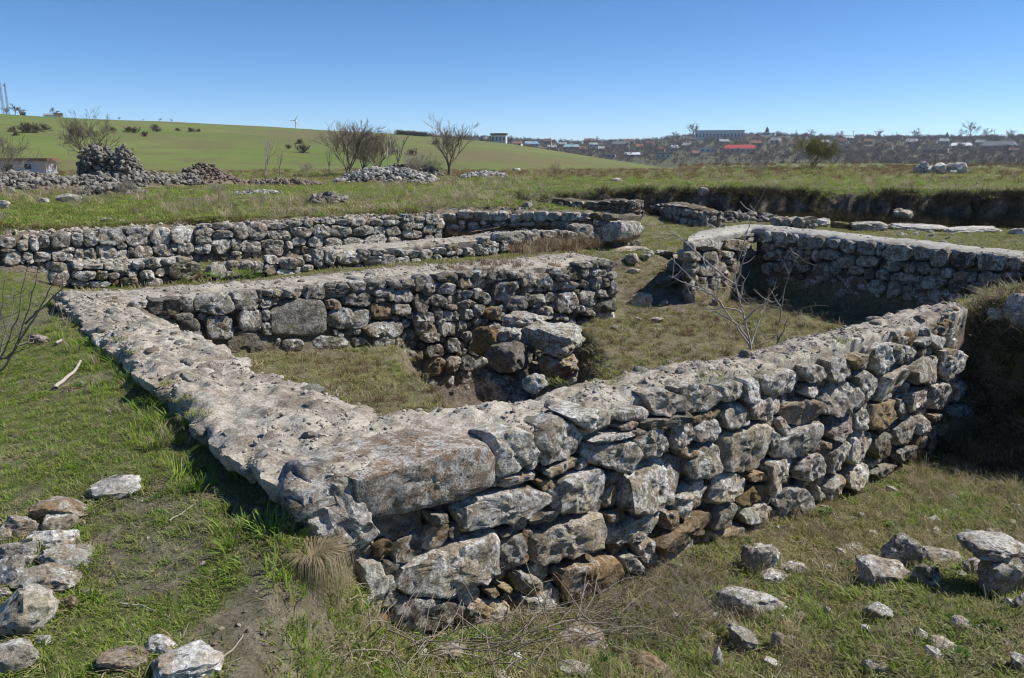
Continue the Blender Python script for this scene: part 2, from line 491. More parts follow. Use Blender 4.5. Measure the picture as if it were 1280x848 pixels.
# ------------------------------------------------------------------ scattering (geometry nodes, for what nobody could count)
def scatter(name, pts, rot, scl, src, parent=None, **props):
    n = len(pts)
    if n == 0: return None
    me = bpy.data.meshes.new(name)
    me.vertices.add(n); me.vertices.foreach_set('co', np.asarray(pts, np.float32).ravel())
    a = me.attributes.new('rot', 'FLOAT_VECTOR', 'POINT'); a.data.foreach_set('vector', np.asarray(rot, np.float32).ravel())
    a = me.attributes.new('scl', 'FLOAT_VECTOR', 'POINT')
    scl = np.asarray(scl, np.float32)
    if scl.ndim == 1: scl = np.repeat(scl[:, None], 3, 1)
    a.data.foreach_set('vector', scl.ravel())
    a = me.attributes.new('vi', 'INT', 'POINT'); a.data.foreach_set('value', rng.integers(0, len(src), n).astype(np.int32))
    o = link(name, me, parent)
    c = bpy.data.collections.new(name + '_kinds')
    for s in src: c.objects.link(s)
    ng = bpy.data.node_groups.new(name + '_nodes', 'GeometryNodeTree')
    ng.interface.new_socket('Geometry', in_out='INPUT', socket_type='NodeSocketGeometry')
    ng.interface.new_socket('Geometry', in_out='OUTPUT', socket_type='NodeSocketGeometry')
    gi = ng.nodes.new('NodeGroupInput'); go = ng.nodes.new('NodeGroupOutput')
    ip = ng.nodes.new('GeometryNodeInstanceOnPoints'); ci = ng.nodes.new('GeometryNodeCollectionInfo')
    ci.inputs[0].default_value = c; ci.inputs[1].default_value = True; ci.inputs[2].default_value = True
    def attr(nm, ty):
        q = ng.nodes.new('GeometryNodeInputNamedAttribute'); q.data_type = ty; q.inputs[0].default_value = nm; return q.outputs[0]
    er = ng.nodes.new('FunctionNodeEulerToRotation')
    L = ng.links.new
    L(gi.outputs[0], ip.inputs['Points']); L(ci.outputs[0], ip.inputs['Instance'])
    ip.inputs['Pick Instance'].default_value = True
    L(attr('vi', 'INT'), ip.inputs['Instance Index'])
    L(attr('rot', 'FLOAT_VECTOR'), er.inputs[0]); L(er.outputs[0], ip.inputs['Rotation'])
    L(attr('scl', 'FLOAT_VECTOR'), ip.inputs['Scale'])
    L(ip.outputs[0], go.inputs[0])
    o.modifiers.new('scatter', 'NODES').node_group = ng
    return setp(o, **props)

def clump(name, nb, h, spread, width, mat, lean=.5, seed=0, droop=.35, hv=.5):
    """a tuft of narrow tapering blades"""
    q = random.Random(seed); V = []; F = []
    for _ in range(nb):
        a = q.uniform(0, 6.283); rr = spread * math.sqrt(q.random())
        x, y = rr * math.cos(a), rr * math.sin(a)
        d = q.uniform(0, 6.283) if q.random() < .4 else a + q.uniform(-.6, .6)
        hh = h * (1 - hv * q.random()); ln = hh * lean * q.uniform(.2, 1.3)
        dx, dy = math.cos(d), math.sin(d); sxx, syy = -dy, dx
        w = width * q.uniform(.6, 1.3)
        n0 = len(V)
        for t, ww in ((0, 1), (.5, .85), (.85, .5), (1, 0)):
            px = x + dx * ln * t * t; py = y + dy * ln * t * t; pz = hh * (t - droop * t * t * lean)
            if ww > 0:
                V += [(px - sxx * w * ww, py - syy * w * ww, pz), (px + sxx * w * ww, py + syy * w * ww, pz)]
            else: V.append((px, py, pz))
        F += [(n0, n0 + 1, n0 + 3, n0 + 2), (n0 + 2, n0 + 3, n0 + 5, n0 + 4), (n0 + 4, n0 + 5, n0 + 6)]
    me = mesh_np(name, V, F, True, None, mat)
    return bpy.data.objects.new(name, me)

def leafy(name, nl, size, spread, h, mat, seed=0):
    q = random.Random(seed); V = []; F = []
    for _ in range(nl):
        a = q.uniform(0, 6.283); rr = spread * math.sqrt(q.random()); z = h * q.uniform(.15, 1)
        c = Vector((rr * math.cos(a), rr * math.sin(a), z))
        d = Vector((math.cos(a + q.uniform(-1, 1)), math.sin(a + q.uniform(-1, 1)), q.uniform(-.1, .7))).normalized()
        s = d.cross(Vector((0, 0, 1))).normalized(); l = size * q.uniform(.6, 1.3)
        n0 = len(V)
        for t, ww, dz in ((0, .08, 0), (.4, .24, .06), (.75, .19, .05), (1, .02, -.05)):
            for sg in (-1, 1): V.append(tuple(c + d * l * t + s * l * ww * sg + Vector((0, 0, dz * l))))
        for k in range(3): F.append((n0 + 2 * k, n0 + 2 * k + 1, n0 + 2 * k + 3, n0 + 2 * k + 2))
    return bpy.data.objects.new(name, mesh_np(name, V, F, True, None, mat))

# ------------------------------------------------------------------ stones
_topo = {}
def topo(na, nr):
    if (na, nr) not in _topo:
        F = [(0, 1 + (j), 1 + (j + 1) % na) for j in range(na)]
        for k in range(nr - 1):
            for j in range(na):
                a = 1 + k * na + j; b = 1 + k * na + (j + 1) % na
                F.append((a, a + na, b + na, b))
        _topo[(na, nr)] = F
    return _topo[(na, nr)]

def chisel(V, seed, ncut, lo=.62, hi=.92, keep=None):
    """knock flat facets off a lump"""
    q = np.random.default_rng(seed)
    ext = np.abs(V).max(0) + 1e-6
    for _ in range(ncut):
        n = q.normal(size=3)
        if keep is not None and n @ keep < 0: n = -n
        n /= np.linalg.norm(n)
        nn = n / ext; nn /= np.linalg.norm(nn)
        d = V @ nn; mx = d.max() * q.uniform(lo, hi)
        V = V - np.maximum(d - mx, 0)[:, None] * nn * .93
    return V

def stone_mesh(poly, U, Nn, bulge, depth, seed, na=20, rough=1.0, boxy=3.2, ncut=4, rings=(.3, .55, .75, .88, .96)):
    """one walling stone: outline poly in (u, v) on the wall face, bulging out along Nn and running back into the wall"""
    P = np.asarray(poly, float)
    A = P; Bq = np.roll(P, -1, 0)
    cr = A[:, 0] * Bq[:, 1] - Bq[:, 0] * A[:, 1]
    ar = cr.sum() / 2
    if abs(ar) < 1e-6: c = P.mean(0)
    else: c = np.array([((A[:, i] + Bq[:, i]) * cr).sum() / (6 * ar) for i in (0, 1)])
    Q = P - c
    size = math.sqrt(abs(ar)) if abs(ar) > 1e-6 else .1
    th = np.linspace(0, 2 * math.pi, na, endpoint=False)
    dx, dy = np.cos(th), np.sin(th)
    r = np.zeros(na)
    for i in range(len(Q)):
        a = Q[i]; e = Q[(i + 1) % len(Q)] - a
        den = dx * e[1] - dy * e[0]
        den = np.where(np.abs(den) < 1e-9, 1e-9, den)
        t = (a[0] * e[1] - a[1] * e[0]) / den
        s = (a[0] * dy - a[1] * dx) / den
        r = np.where((s >= -1e-6) & (s <= 1 + 1e-6) & (t > r), t, r)
    r = np.where(r <= 0, size * .5, r)
    rs = .5 * r + .25 * (np.roll(r, 1) + np.roll(r, -1))
    r = (.75 * r + .25 * rs) * 1.045
    RS = [(s, bulge * (1 - s ** boxy) ** (1 / boxy)) for s in rings] + [(1.0, -.012), (1.0, -depth * .3), (.97, -depth * .65), (.8, -depth)]
    pts = [np.array([[0, 0, bulge]])]
    for s, n in RS: pts.append(np.stack([dx * r * s, dy * r * s, np.full(na, n)], 1))
    V = np.concatenate(pts)
    q = np.random.default_rng(seed)
    # tilt of the face
    V[:, 2] += np.clip(1 - np.abs(V[:, 2] - bulge) / (depth), 0, 1) * (V[:, 0] * q.normal(0, .13) + V[:, 1] * q.normal(0, .13))
    ctr = np.array([0, 0, -depth * .4])
    o = q.uniform(0, 100, 3)
    dirv = V - ctr; dirv /= np.linalg.norm(dirv, axis=1)[:, None] + 1e-9
    k = 1.6 / size
    nz = fbm(V[:, 0] * k + o[0], V[:, 1] * k + o[1], V[:, 2] * k + o[2], 4, 3)
    V = V + dirv * (nz * size * .115 * rough)[:, None]
    V = chisel(V - ctr, seed + 1, ncut + 2, .78, .97) + ctr
    nz = fbm(V[:, 0] * 26 + o[0], V[:, 1] * 26 + o[1], V[:, 2] * 26 + o[2], 3, 8)
    n2_ = fbm(V[:, 0] * 11 + o[1], V[:, 1] * 11 + o[2], V[:, 2] * 11 + o[0], 3, 9)
    V = V + dirv * ((nz * .020 - np.abs(n2_) * min(.055, size * .22) + min(.012, size * .05)) * rough)[:, None]
    W_ = V[:, 0:1] * np.array([[U[0], U[1], 0]]) + V[:, 1:2] * np.array([[0, 0, 1.0]]) + V[:, 2:3] * np.array([[Nn[0], Nn[1], 0]])
    me = mesh_np('stone', W_, topo(na, len(RS)), True, 30, STONE)
    return me, c

_ico = {}
def ico(sub):
    if sub not in _ico:
        bm = bmesh.new(); bmesh.ops.create_icosphere(bm, subdivisions=sub, radius=1)
        bm.verts.ensure_lookup_table()
        _ico[sub] = (np.array([v.co[:] for v in bm.verts]), [[v.index for v in f.verts] for f in bm.faces]); bm.free()
    return _ico[sub]

def rock_np(sub, seed, ncut=7, rough=1.0, cubic=.35):
    V, F = ico(sub); V = V.copy()
    q = np.random.default_rng(seed); o = q.uniform(0, 100, 3)
    m = np.abs(V).max(1)[:, None]
    V = V * (1 - cubic) + V / m * .8 * cubic
    n = fbm(V[:, 0] * 1.1 + o[0], V[:, 1] * 1.1 + o[1], V[:, 2] * 1.1 + o[2], 4, 2)
    V = V * (1 + .32 * rough * n)[:, None]
    V = chisel(V, seed + 5, ncut, .58, .9)
    if sub >= 3:
        n = fbm(V[:, 0] * 5 + o[0], V[:, 1] * 5 + o[1], V[:, 2] * 5 + o[2], 4, 6)
        V = V * (1 + .10 * rough * n)[:, None]
        n = fbm(V[:, 0] * 2.6 + o[1], V[:, 1] * 2.6 + o[2], V[:, 2] * 2.6 + o[0], 3, 16)
        V = V * (1 - .26 * rough * np.abs(n))[:, None]
    return V / np.abs(V).max(0), F

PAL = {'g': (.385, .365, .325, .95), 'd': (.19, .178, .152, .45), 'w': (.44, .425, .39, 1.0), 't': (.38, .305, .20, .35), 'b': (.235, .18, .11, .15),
       'l': (.45, .425, .37, .8), 'r': (.36, .25, .165, .3), 's': (.31, .30, .275, .8), 'p': (.40, .33, .27, .6)}
def jit(c, q, a=.10):
    f = 1 + q.uniform(-a, a); wm = q.uniform(0, 1)
    return tuple(min(1, max(0, v * f * (1 + q.uniform(-.03, .03)) * k_)) for v, k_ in zip(c[:3], (1.03 + .05 * wm, 1.0, .94 - .09 * wm))) + (min(1, max(0, c[3] + q.uniform(-.3, .3))),)

# ------------------------------------------------------------------ walls
class Face:
    """a vertical wall face in plan from p0 to p1, outside to the right of that direction"""
    def __init__(s, p0, p1):
        s.p0 = np.asarray(p0, float); s.p1 = np.asarray(p1, float)
        d = s.p1 - s.p0; s.L = float(np.linalg.norm(d)); s.U = d / s.L; s.N = np.array((s.U[1], -s.U[0]))
    def uv(s, px, py):
        d = ray(px, py)
        t = (s.p0 @ s.N) / (d[0] * s.N[0] + d[1] * s.N[1])
        h = d[:2] * t
        return np.array(((h - s.p0) @ s.U, CAM_Z + d[2] * t))
    def xy(s, u, off=0.0): return s.p0 + s.U * u + s.N * off
    def xyz(s, u, v, off=0.0):
        p = s.xy(u, off); return (p[0], p[1], v)

def box_poly(b, q):
    """an uneven outline inside a stone's bounding box (picture points)"""
    x0, y0, x1, y1 = b; w = x1 - x0; h = y1 - y0
    c = lambda: q.uniform(.08, .30)
    m = lambda: q.uniform(-.05, .05)
    return [(x0 + w * c(), y0 + h * max(0, m())), (x0 + w * .55, y0 + h * m()), (x1 - w * c(), y0 + h * max(0, m())), (x1 + w * m() * .6, y0 + h * c()), (x1, y0 + h * .6), (x1 - w * max(0, m()), y1 - h * c()),
            (x1 - w * c(), y1 - h * max(0, m())), (x0 + w * .45, y1 + h * m()), (x0 + w * c(), y1 - h * max(0, m())), (x0 + w * max(0, m()), y1 - h * c()), (x0, y0 + h * .4), (x0 + w * max(0, m()), y0 + h * c())]

def pip(P, x, y): return poly_sd(P, x, y) < 0

def fill_gaps(face, polys, top, base, q, radii=(.075, .058, .045, .034), du=.015, u0=0.0, u1=None):
    """small chinking stones in what the larger stones leave open"""
    u1 = u1 or face.L
    us = np.arange(u0, u1, du); z0 = min(base(u) for u in np.linspace(u0, u1, 12)); z1 = max(top(u) for u in np.linspace(u0, u1, 12))
    vs = np.arange(z0, z1, du)
    Ug, Vg = np.meshgrid(us, vs)
    tp = np.array([top(u) for u in us]); bs = np.array([base(u) for u in us])
    cov = (Vg > tp[None] - .01) | (Vg < bs[None])
    for P in polys:
        P = np.asarray(P); x0, y0 = P.min(0) - du; x1, y1 = P.max(0) + du
        i0, i1 = np.searchsorted(us, (x0, x1)); j0, j1 = np.searchsorted(vs, (y0, y1))
        if i1 > i0 and j1 > j0:
            cov[j0:j1, i0:i1] |= pip(P, Ug[j0:j1, i0:i1], Vg[j0:j1, i0:i1])
    out = []
    for r in radii:
        k = max(1, int(r / du))
        S = np.zeros((cov.shape[0] + 1, cov.shape[1] + 1)); S[1:, 1:] = cov.cumsum(0).cumsum(1)
        kx = int(k * 1.25)
        H, Wd = cov.shape
        if H <= 2 * k + 1 or Wd <= 2 * kx + 1: continue
        sm = S[2 * k + 1:, 2 * kx + 1:] - S[:-2 * k - 1, 2 * kx + 1:] - S[2 * k + 1:, :-2 * kx - 1] + S[:-2 * k - 1, :-2 * kx - 1]
        jj, ii = np.nonzero(sm == 0)
        order = list(range(len(jj))); q.shuffle(order)
        for t in order:
            j, i = jj[t] + k, ii[t] + kx
            if cov[j - k:j + k + 1, i - kx:i + kx + 1].any(): continue
            cov[j - k:j + k + 1, i - kx:i + kx + 1] = True
            cu, cv = us[i], vs[j]; a0 = q.uniform(0, 6)
            out.append([(cu + r * 1.45 * math.cos(a) * q.uniform(.8, 1.1), cv + r * 1.15 * math.sin(a) * q.uniform(.8, 1.1)) for a in (a0 + np.linspace(0, 6.283, 7, endpoint=False))])
    return out

def course_layout(L, top, base, ch, wmin, wmax, q, u0=0.0):
    """uneven courses of rubble stones"""
    polys = []; v = min(base(u) for u in np.linspace(u0, L, 20)) - .05; vmax = max(top(u) for u in np.linspace(u0, L, 20)); k = 0
    while v < vmax:
        h = ch * q.uniform(.75, 1.3)
        if vmax - (v + h) < ch * .5: h = vmax - v
        wob = lambda u, kk, s=q.randint(0, 999): .03 * math.sin(u * 2.3 + s + kk)
        u = u0 - q.uniform(0, wmin)
        while u < L:
            w = q.uniform(wmin, wmax) * q.choice((.8, 1, 1, 1.25))
            uc = u + w / 2
            t = min(top(min(max(uc, u0), L)) + .0, v + h + wob(uc, k + 1)); b_ = v + wob(uc, k)
            if t - b_ > .05 and t > base(min(max(uc, u0), L)) - .02 and u + w > u0 + .02 and u < L - .03:
                a0, a1 = max(u, u0 - .02), min(u + w, L + .02)
                g = .010
                if q.random() < .16 and t - b_ > .16:
                    mid = b_ + (t - b_) * q.uniform(.4, .6)
                    for lo, hi in ((b_, mid), (mid, t)): polys.append(box_poly((a0 + g, lo + g, a1 - g, hi - g), q))
                else: polys.append(box_poly((a0 + g, b_ + g, a1 - g, t - g), q))
            u += w
        v += h; k += 1
    return polys

TONE = 1.0          # how dark the stone of a wall is as a whole
def lay(parent, face, polys, q, pal, res=20, bulge=(.03, .07), depth=.16, shift=None, name='stone', rough=1.0, cols=None, maxn=300, sink=0.0, rings=(.3, .55, .75, .88, .96)):
    base = np.array(parent.location)
    out = []
    for i, P in enumerate(polys[:maxn]):
        P = np.asarray(P, float)
        sz = math.sqrt(max(1e-4, (P[:, 0].max() - P[:, 0].min()) * (P[:, 1].max() - P[:, 1].min())))
        bl = min(q.uniform(*bulge), sz * .45)
        me, c = stone_mesh(P, face.U, face.N, bl, min(depth, sz * 1.2), q.randint(0, 10 ** 6), res, rough, q.uniform(3.2, 7.5), q.randint(3, 7), rings)
        w = np.array(face.xyz(c[0], c[1], -sink * q.random()))
        o = link(name, me, parent, tuple(w - base))
        key = cols[i] if cols and i < len(cols) and cols[i] else q.choice(pal)
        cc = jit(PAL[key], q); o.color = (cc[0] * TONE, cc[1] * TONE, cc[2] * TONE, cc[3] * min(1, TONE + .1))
        out.append(o)
    return out

def core_mesh(face, u0, u1, thick, top, bottom, inset, seed, step=.06, vstep=.08, ends=True):
    """the mortared rubble behind the facing stones"""
    nu = max(2, int((u1 - u0) / step)); us = np.linspace(u0, u1, nu)
    V = []; F = []
    rows = []
    for u in us:
        t = top(u); b_ = bottom
        nv = 8
        prof = [(-inset, b_ + (t - b_) * k / nv) for k in range(nv + 1)] + [(-thick * .5, t + .015), (-thick + .03, t)] + [(-thick + .03, b_)]
        rows.append([(u, o_, z) for o_, z in prof])
    A = np.array(rows).reshape(-1, 3); m = len(rows[0])
    nz = fbm(A[:, 0] * 7 + seed, A[:, 1] * 7, A[:, 2] * 7, 3, 4) * .035
    P = face.p0[None] + face.U[None] * A[:, 0:1] + face.N[None] * (A[:, 1] + nz)[:, None]
    V = np.concatenate([P, (A[:, 2] + nz * .4)[:, None]], 1)
    for i in range(nu - 1):
        for k in range(m - 1):
            a = i * m + k; F.append((a, a + m, a + m + 1, a + 1))
    if ends:
        F.append(tuple(range(m))); F.append(tuple(range((nu - 1) * m + m - 1, (nu - 1) * m - 1, -1)))
    return mesh_np('core', V, F, True, 50, CORE)

def resample(P, n):
    P = np.asarray(P, float); d = np.r_[0, np.cumsum(np.linalg.norm(np.diff(P, axis=0), axis=1))]
    t = np.linspace(0, d[-1], n); return np.stack([np.interp(t, d, P[:, i]) for i in range(P.shape[1])], 1), d[-1]

def cap_mesh(A, Bp, res=.03, seed=0, amp=.022, crown=.02, skirt=.12, edge=.035, mat=None):
    """the rough mortared top of a wall, between two edge lines given as (x, y, z)"""
    LA = np.linalg.norm(np.diff(np.asarray(A)[:, :2], axis=0), axis=1).sum()
    n = max(4, int(LA / res)); a, _ = resample(A, n); b, _ = resample(Bp, n)
    wd = np.linalg.norm(a[:, :2] - b[:, :2], axis=1).mean(); m = max(4, int(wd / res))
    s = np.linspace(0, 1, m)
    S = np.r_[[0, 0], s, [1, 1]]                      # two extra rows a side for the skirt
    P = a[:, None, :] * (1 - S)[None, :, None] + b[:, None, :] * S[None, :, None]
    dirn = (b - a); dirn[:, 2] = 0; dirn /= np.linalg.norm(dirn, axis=1)[:, None]
    x, y = P[..., 0], P[..., 1]
    jag = fbm(x * 5 + seed, y * 5, 0, 4, 12)
    ends = np.where(S < .5, -1.0, 1.0) * (np.abs(S - .5) * 2) ** 6
    P[..., :2] += dirn[:, None, :2] * (jag * ends[None] * edge)[..., None]
    fine = fbm(x * 9, y * 9, seed, 4, 13); big = fbm(x * 1.7, y * 1.7, seed, 3, 14); grit = fbm(x * 38, y * 38, seed, 2, 15)
    P[..., 2] += amp * (1.0 * fine + .9 * big) + amp * .24 * grit + crown * (1 - (2 * S - 1) ** 2)[None] - .02 * (np.abs(2 * S - 1) ** 8)[None]
    P[:, 0, 2] -= skirt; P[:, -1, 2] -= skirt; P[:, 1, 2] -= skirt * .35; P[:, -2, 2] -= skirt * .35
    P[:, 0, :2] += dirn[:, :2] * .03; P[:, -1, :2] -= dirn[:, :2] * .03
    M = P.shape[1]; V = P.reshape(-1, 3)
    i = np.arange(n * M).reshape(n, M)
    F = np.stack([i[:-1, :-1], i[:-1, 1:], i[1:, 1:], i[1:, :-1]], -1).reshape(-1, 4).tolist()
    F.append(i[0, :].tolist()); F.append(i[-1, ::-1].tolist())
    return mesh_np('mortar_cap', V, F, True, 60, mat or MORTAR), P

def pebbles(n=5, mat=None, seed=0):
    out = []
    for k in range(n):
        V, F = rock_np(1, seed + k * 7, 3)
        out.append(bpy.data.objects.new('pebble', mesh_np('pebble', V * np.array([1, .8, .55]), F, False, None, mat or M_PEBBLE)))
        out[-1].color = [(.36, .33, .28, .2), (.27, .24, .20, .1), (.32, .25, .19, .1), (.20, .18, .15, .0), (.42, .40, .36, .4)][k % 5]
    return out

def strew(parent, P, n, smin, smax, name='gravel', seed=0):
    """loose grit lying on a cap"""
    q = np.random.default_rng(seed); a = P[:, 2:-2]
    i = q.integers(0, a.shape[0], n); j = q.integers(0, a.shape[1], n)
    pt = a[i, j] + np.stack([q.normal(0, .012, n), q.normal(0, .012, n), np.full(n, .002)], 1)
    keep = fbm(pt[:, 0] * 3, pt[:, 1] * 3, 0, 3, 88) > -.15
    pt = pt[keep]; n = len(pt)
    rot = np.stack([q.normal(0, .4, n), q.normal(0, .4, n), q.uniform(0, 6.28, n)], 1)
    s = smin + (smax - smin) * q.random(n) ** 4
    return scatter(name, pt - np.array(parent.location)[None], rot, s, pebbles(5, None, seed), parent, kind='stuff')

def set_in(parent, P, n, smin, smax, seed, dz=.3):
    """larger stones of the wall core showing through a worn cap"""
    q = np.random.default_rng(seed); a = P[:, 2:-2]
    i = q.integers(0, a.shape[0], n); j = q.integers(0, a.shape[1], n)
    s = smin + (smax - smin) * q.random(n) ** 1.6
    for k in range(n):
        V, F = rock_np(3, int(seed * 100 + k % 9), 6)
        me = _setin.get((seed, k % 9))
        if me is None: me = _setin[(seed, k % 9)] = mesh_np('cap_stone', V * np.array([1, .8, .6]), F, True, 34, STONE)
        p = a[i[k], j[k]]
        o = link('cap_stone', me, parent, tuple(p - np.array(parent.location) - np.array([0, 0, s[k] * .6 * (dz + .2 * q.random())])))
        o.scale = (s[k],) * 3; o.rotation_euler = (q.normal(0, .15), q.normal(0, .15), q.uniform(0, 6.28))
        o.color = jit(PAL[['g', 'l', 'w', 's', 'p', 't'][k % 6]], random.Random(k + seed))
_setin = {}

def stone_wall(label, loc):
    return setp(empty('stone_wall', tuple(loc), label, 'wall', 'excavated walls'), kind='thing')

# ================================================================== THE WALLS
def conv(origin, s, polys): return [[(origin[0] + x / s, origin[1] + y / s) for x, y in P] for P in polys]
def convb(origin, s, boxes): return [(origin[0] + a / s, origin[1] + b / s, origin[0] + c / s, origin[1] + d / s) for a, b, c, d in boxes]

# ---- front wall: every stone of its face drawn after the photograph (colour key, outline)
FS = []
def add(origin, s, items):
    for key, pts in items:
        it = iter(pts); FS.append((key, [(origin[0] + x / s, origin[1] + y / s) for x, y in zip(it, it)]))
add((600, 460), 5.3, [
    ('w', (60,420,200,400,300,430,345,520,320,640,220,690,70,705,60,560)), ('p', (70,730,200,710,370,675,365,740,230,780,70,790)), ('g', (300,670,340,600,395,610,370,660)),
    ('s', (380,430,440,370,560,345,640,390,690,470,670,560,560,600,430,635,370,560)), ('t', (400,680,560,620,660,600,660,640,560,680,440,710)), ('t', (370,740,475,735,470,790,400,810)),
    ('w', (575,300,650,265,840,265,868,330,850,380,740,425,660,380,590,330)), ('g', (700,460,760,450,900,420,1060,405,1060,450,900,465,740,495)),
    ('w', (700,550,780,490,1000,480,1040,580,1020,690,970,715,840,650,720,630)), ('g', (880,305,980,275,1060,260,1125,290,1130,320,1070,340,900,350)), ('p', (910,380,980,345,1025,355,1010,395,920,410))])
add((560, 580), 4.24, [
    ('l', (30,220,120,195,300,150,430,125,515,150,510,220,420,265,250,310,100,355,60,290)), ('w', (530,170,560,110,650,75,780,25,835,60,830,120,780,190,740,250,640,270,560,240)),
    ('g', (440,310,500,260,570,225,580,245,555,300,470,335)), ('l', (410,450,470,360,600,300,790,265,810,300,800,400,780,430,650,480,500,545,430,500)),
    ('s', (265,440,320,380,375,375,390,440,350,530,280,570,260,500)), ('t', (260,365,345,340,350,360,300,380,265,385)), ('b', (565,560,700,500,860,480,905,550,880,620,780,710,680,750,600,700)),
    ('g', (370,570,430,590,465,600,460,650,400,680,350,640)), ('s', (450,720,520,690,545,620,580,680,580,750,540,800,470,840,400,800,380,740)), ('t', (190,670,250,655,260,690,220,700)),
    ('t', (250,630,350,650,300,675)), ('t', (100,760,150,730,300,740,330,800,250,848,100,848))])
add((400, 640), 4.077, [
    ('w', (400,300,520,250,690,160,800,110,870,95,895,180,890,340,790,350,700,380,620,410,480,420,410,390)), ('w', (190,290,240,250,310,260,325,330,330,500,280,540,180,540,150,480,230,410)),
    ('g', (330,330,365,320,365,400,330,400)), ('t', (760,460,940,440,960,520,880,620,790,640,750,560)), ('d', (400,440,600,440,740,480,720,560,560,600,400,620,360,540)), ('d', (540,0,640,0,640,60,580,75))])
add((780, 440), 5.3, [
    ('l', (105,262,260,258,350,280,415,345,380,380,230,415,185,400,170,320)), ('w', (290,215,420,205,550,220,600,270,605,325,520,370,430,405,410,340,360,285,300,250)),
    ('w', (600,230,690,180,750,205,775,260,750,310,690,335,620,310)), ('w', (760,185,830,165,890,220,890,290,830,335,770,310,785,260)), ('d', (105,460,250,430,400,385,415,420,380,460,250,500,120,520)),
    ('t', (440,425,540,390,635,365,635,400,560,450,470,475,435,450)), ('g', (650,400,690,350,790,355,800,430,780,480,700,515,650,490)), ('p', (800,370,870,310,980,295,1040,330,1040,390,960,450,880,465,810,440)),
    ('g', (85,580,190,500,270,500,300,560,320,640,240,680,130,710,90,650)), ('g', (290,560,310,490,420,440,455,480,420,560,350,645,310,610)), ('w', (440,510,520,450,610,440,645,480,640,540,560,585,470,590,435,550)),
    ('p', (360,650,400,620,475,650,470,680,400,705,365,680)), ('g', (430,700,540,610,620,625,655,690,640,760,560,830,430,820,400,770)),
    ('l', (610,590,680,520,850,490,960,490,1000,560,960,640,900,700,890,770,780,785,670,790,650,720)), ('d', (0,520,110,510,110,540,0,565)), ('d', (0,455,70,460,60,490,0,505))])
add((740, 560), 5.3, [
    ('s', (230,190,300,150,420,80,520,50,610,80,590,190,540,290,500,360,400,390,280,430,210,400,220,280)), ('l', (530,330,600,280,690,200,740,200,770,250,710,330,680,420,610,445,540,430)),
    ('g', (770,330,830,180,950,165,1015,220,990,290,900,350,800,380)), ('t', (1010,170,1100,150,1160,170,1150,215,1020,215)), ('b', (950,350,1060,240,1130,230,1150,270,1100,350,1050,385,980,370)),
    ('w', (50,640,110,560,250,480,400,405,470,420,470,470,380,550,280,610,120,655)), ('t', (470,430,530,400,545,450,530,540,480,530)), ('b', (380,570,560,520,660,470,780,410,825,470,780,540,640,620,480,680,390,660)),
    ('s', (790,540,850,400,920,360,940,490,860,530)), ('t', (830,560,900,530,980,500,980,600,920,640,860,670,820,600)), ('g', (960,440,1000,390,1120,350,1155,400,1155,460,1090,490,990,490)),
    ('t', (1010,540,1080,540,1095,590,1030,600)), ('s', (280,640,380,600,400,700,390,780,320,740)), ('g', (180,720,250,700,310,770,290,840,200,800)), ('t', (110,440,180,430,170,480,120,495))])
add((0, 0), 1.0, [('w', (949,472,958,464,985,462,1001,468,1002,482,988,491,960,496,950,487))])
add((960, 380), 4.038, [
    ('g', (170,315,230,298,275,330,285,380,200,395,175,350)), ('l', (275,285,380,258,410,300,420,355,330,390,300,370)), ('b', (395,275,490,250,510,290,500,330,420,330)), ('w', (530,240,580,205,625,235,625,300,570,355,540,330)),
    ('g', (180,410,240,400,245,440,200,470,170,450)), ('p', (75,510,160,480,250,490,255,540,200,610,110,600,80,570)), ('g', (245,470,290,435,310,470,300,550,260,560)), ('l', (310,450,340,400,420,400,450,450,430,520,340,570,310,550)),
    ('s', (420,370,450,325,500,350,550,390,540,470,480,515,440,510,450,440)), ('g', (545,470,570,370,640,330,705,305,710,370,680,430,590,490,550,495)), ('g', (710,320,760,265,860,270,870,320,860,390,770,405,715,390)),
    ('s', (560,190,700,215,740,245,690,280,640,290,625,240)), ('w', (760,195,800,165,810,190,790,225)), ('w', (810,180,830,155,890,170,850,230,820,210)), ('g', (870,240,920,230,985,250,960,330,900,385,875,340)),
    ('g', (40,590,70,575,100,640,70,665)), ('g', (20,760,30,680,110,630,250,585,260,650,240,720,130,770,60,795)), ('p', (300,640,400,550,430,560,430,630,350,685,310,680)), ('g', (425,550,480,525,490,580,470,630,435,630)),
    ('t', (495,560,520,510,630,490,640,580,560,625,495,620)), ('s', (640,480,670,480,685,540,660,575,640,540)), ('g', (690,480,700,440,790,420,815,470,800,530,740,555,690,530)), ('g', (815,420,910,400,920,470,890,540,820,530)),
    ('p', (270,690,320,700,310,735,270,725)), ('l', (390,780,410,680,440,640,530,655,500,740,420,805)), ('d', (520,740,540,660,610,650,600,740,550,790)), ('s', (630,640,720,550,740,620,730,690,650,720)), ('g', (745,580,790,570,800,630,750,660)),
    ('t', (810,560,880,555,870,600,820,600)), ('g', (0,620,40,650,20,740,0,750)), ('d', (650,740,740,710,730,770,660,800)), ('s', (930,400,1000,390,1010,470,940,500)), ('s', (940,520,1010,500,1010,580,900,560))])
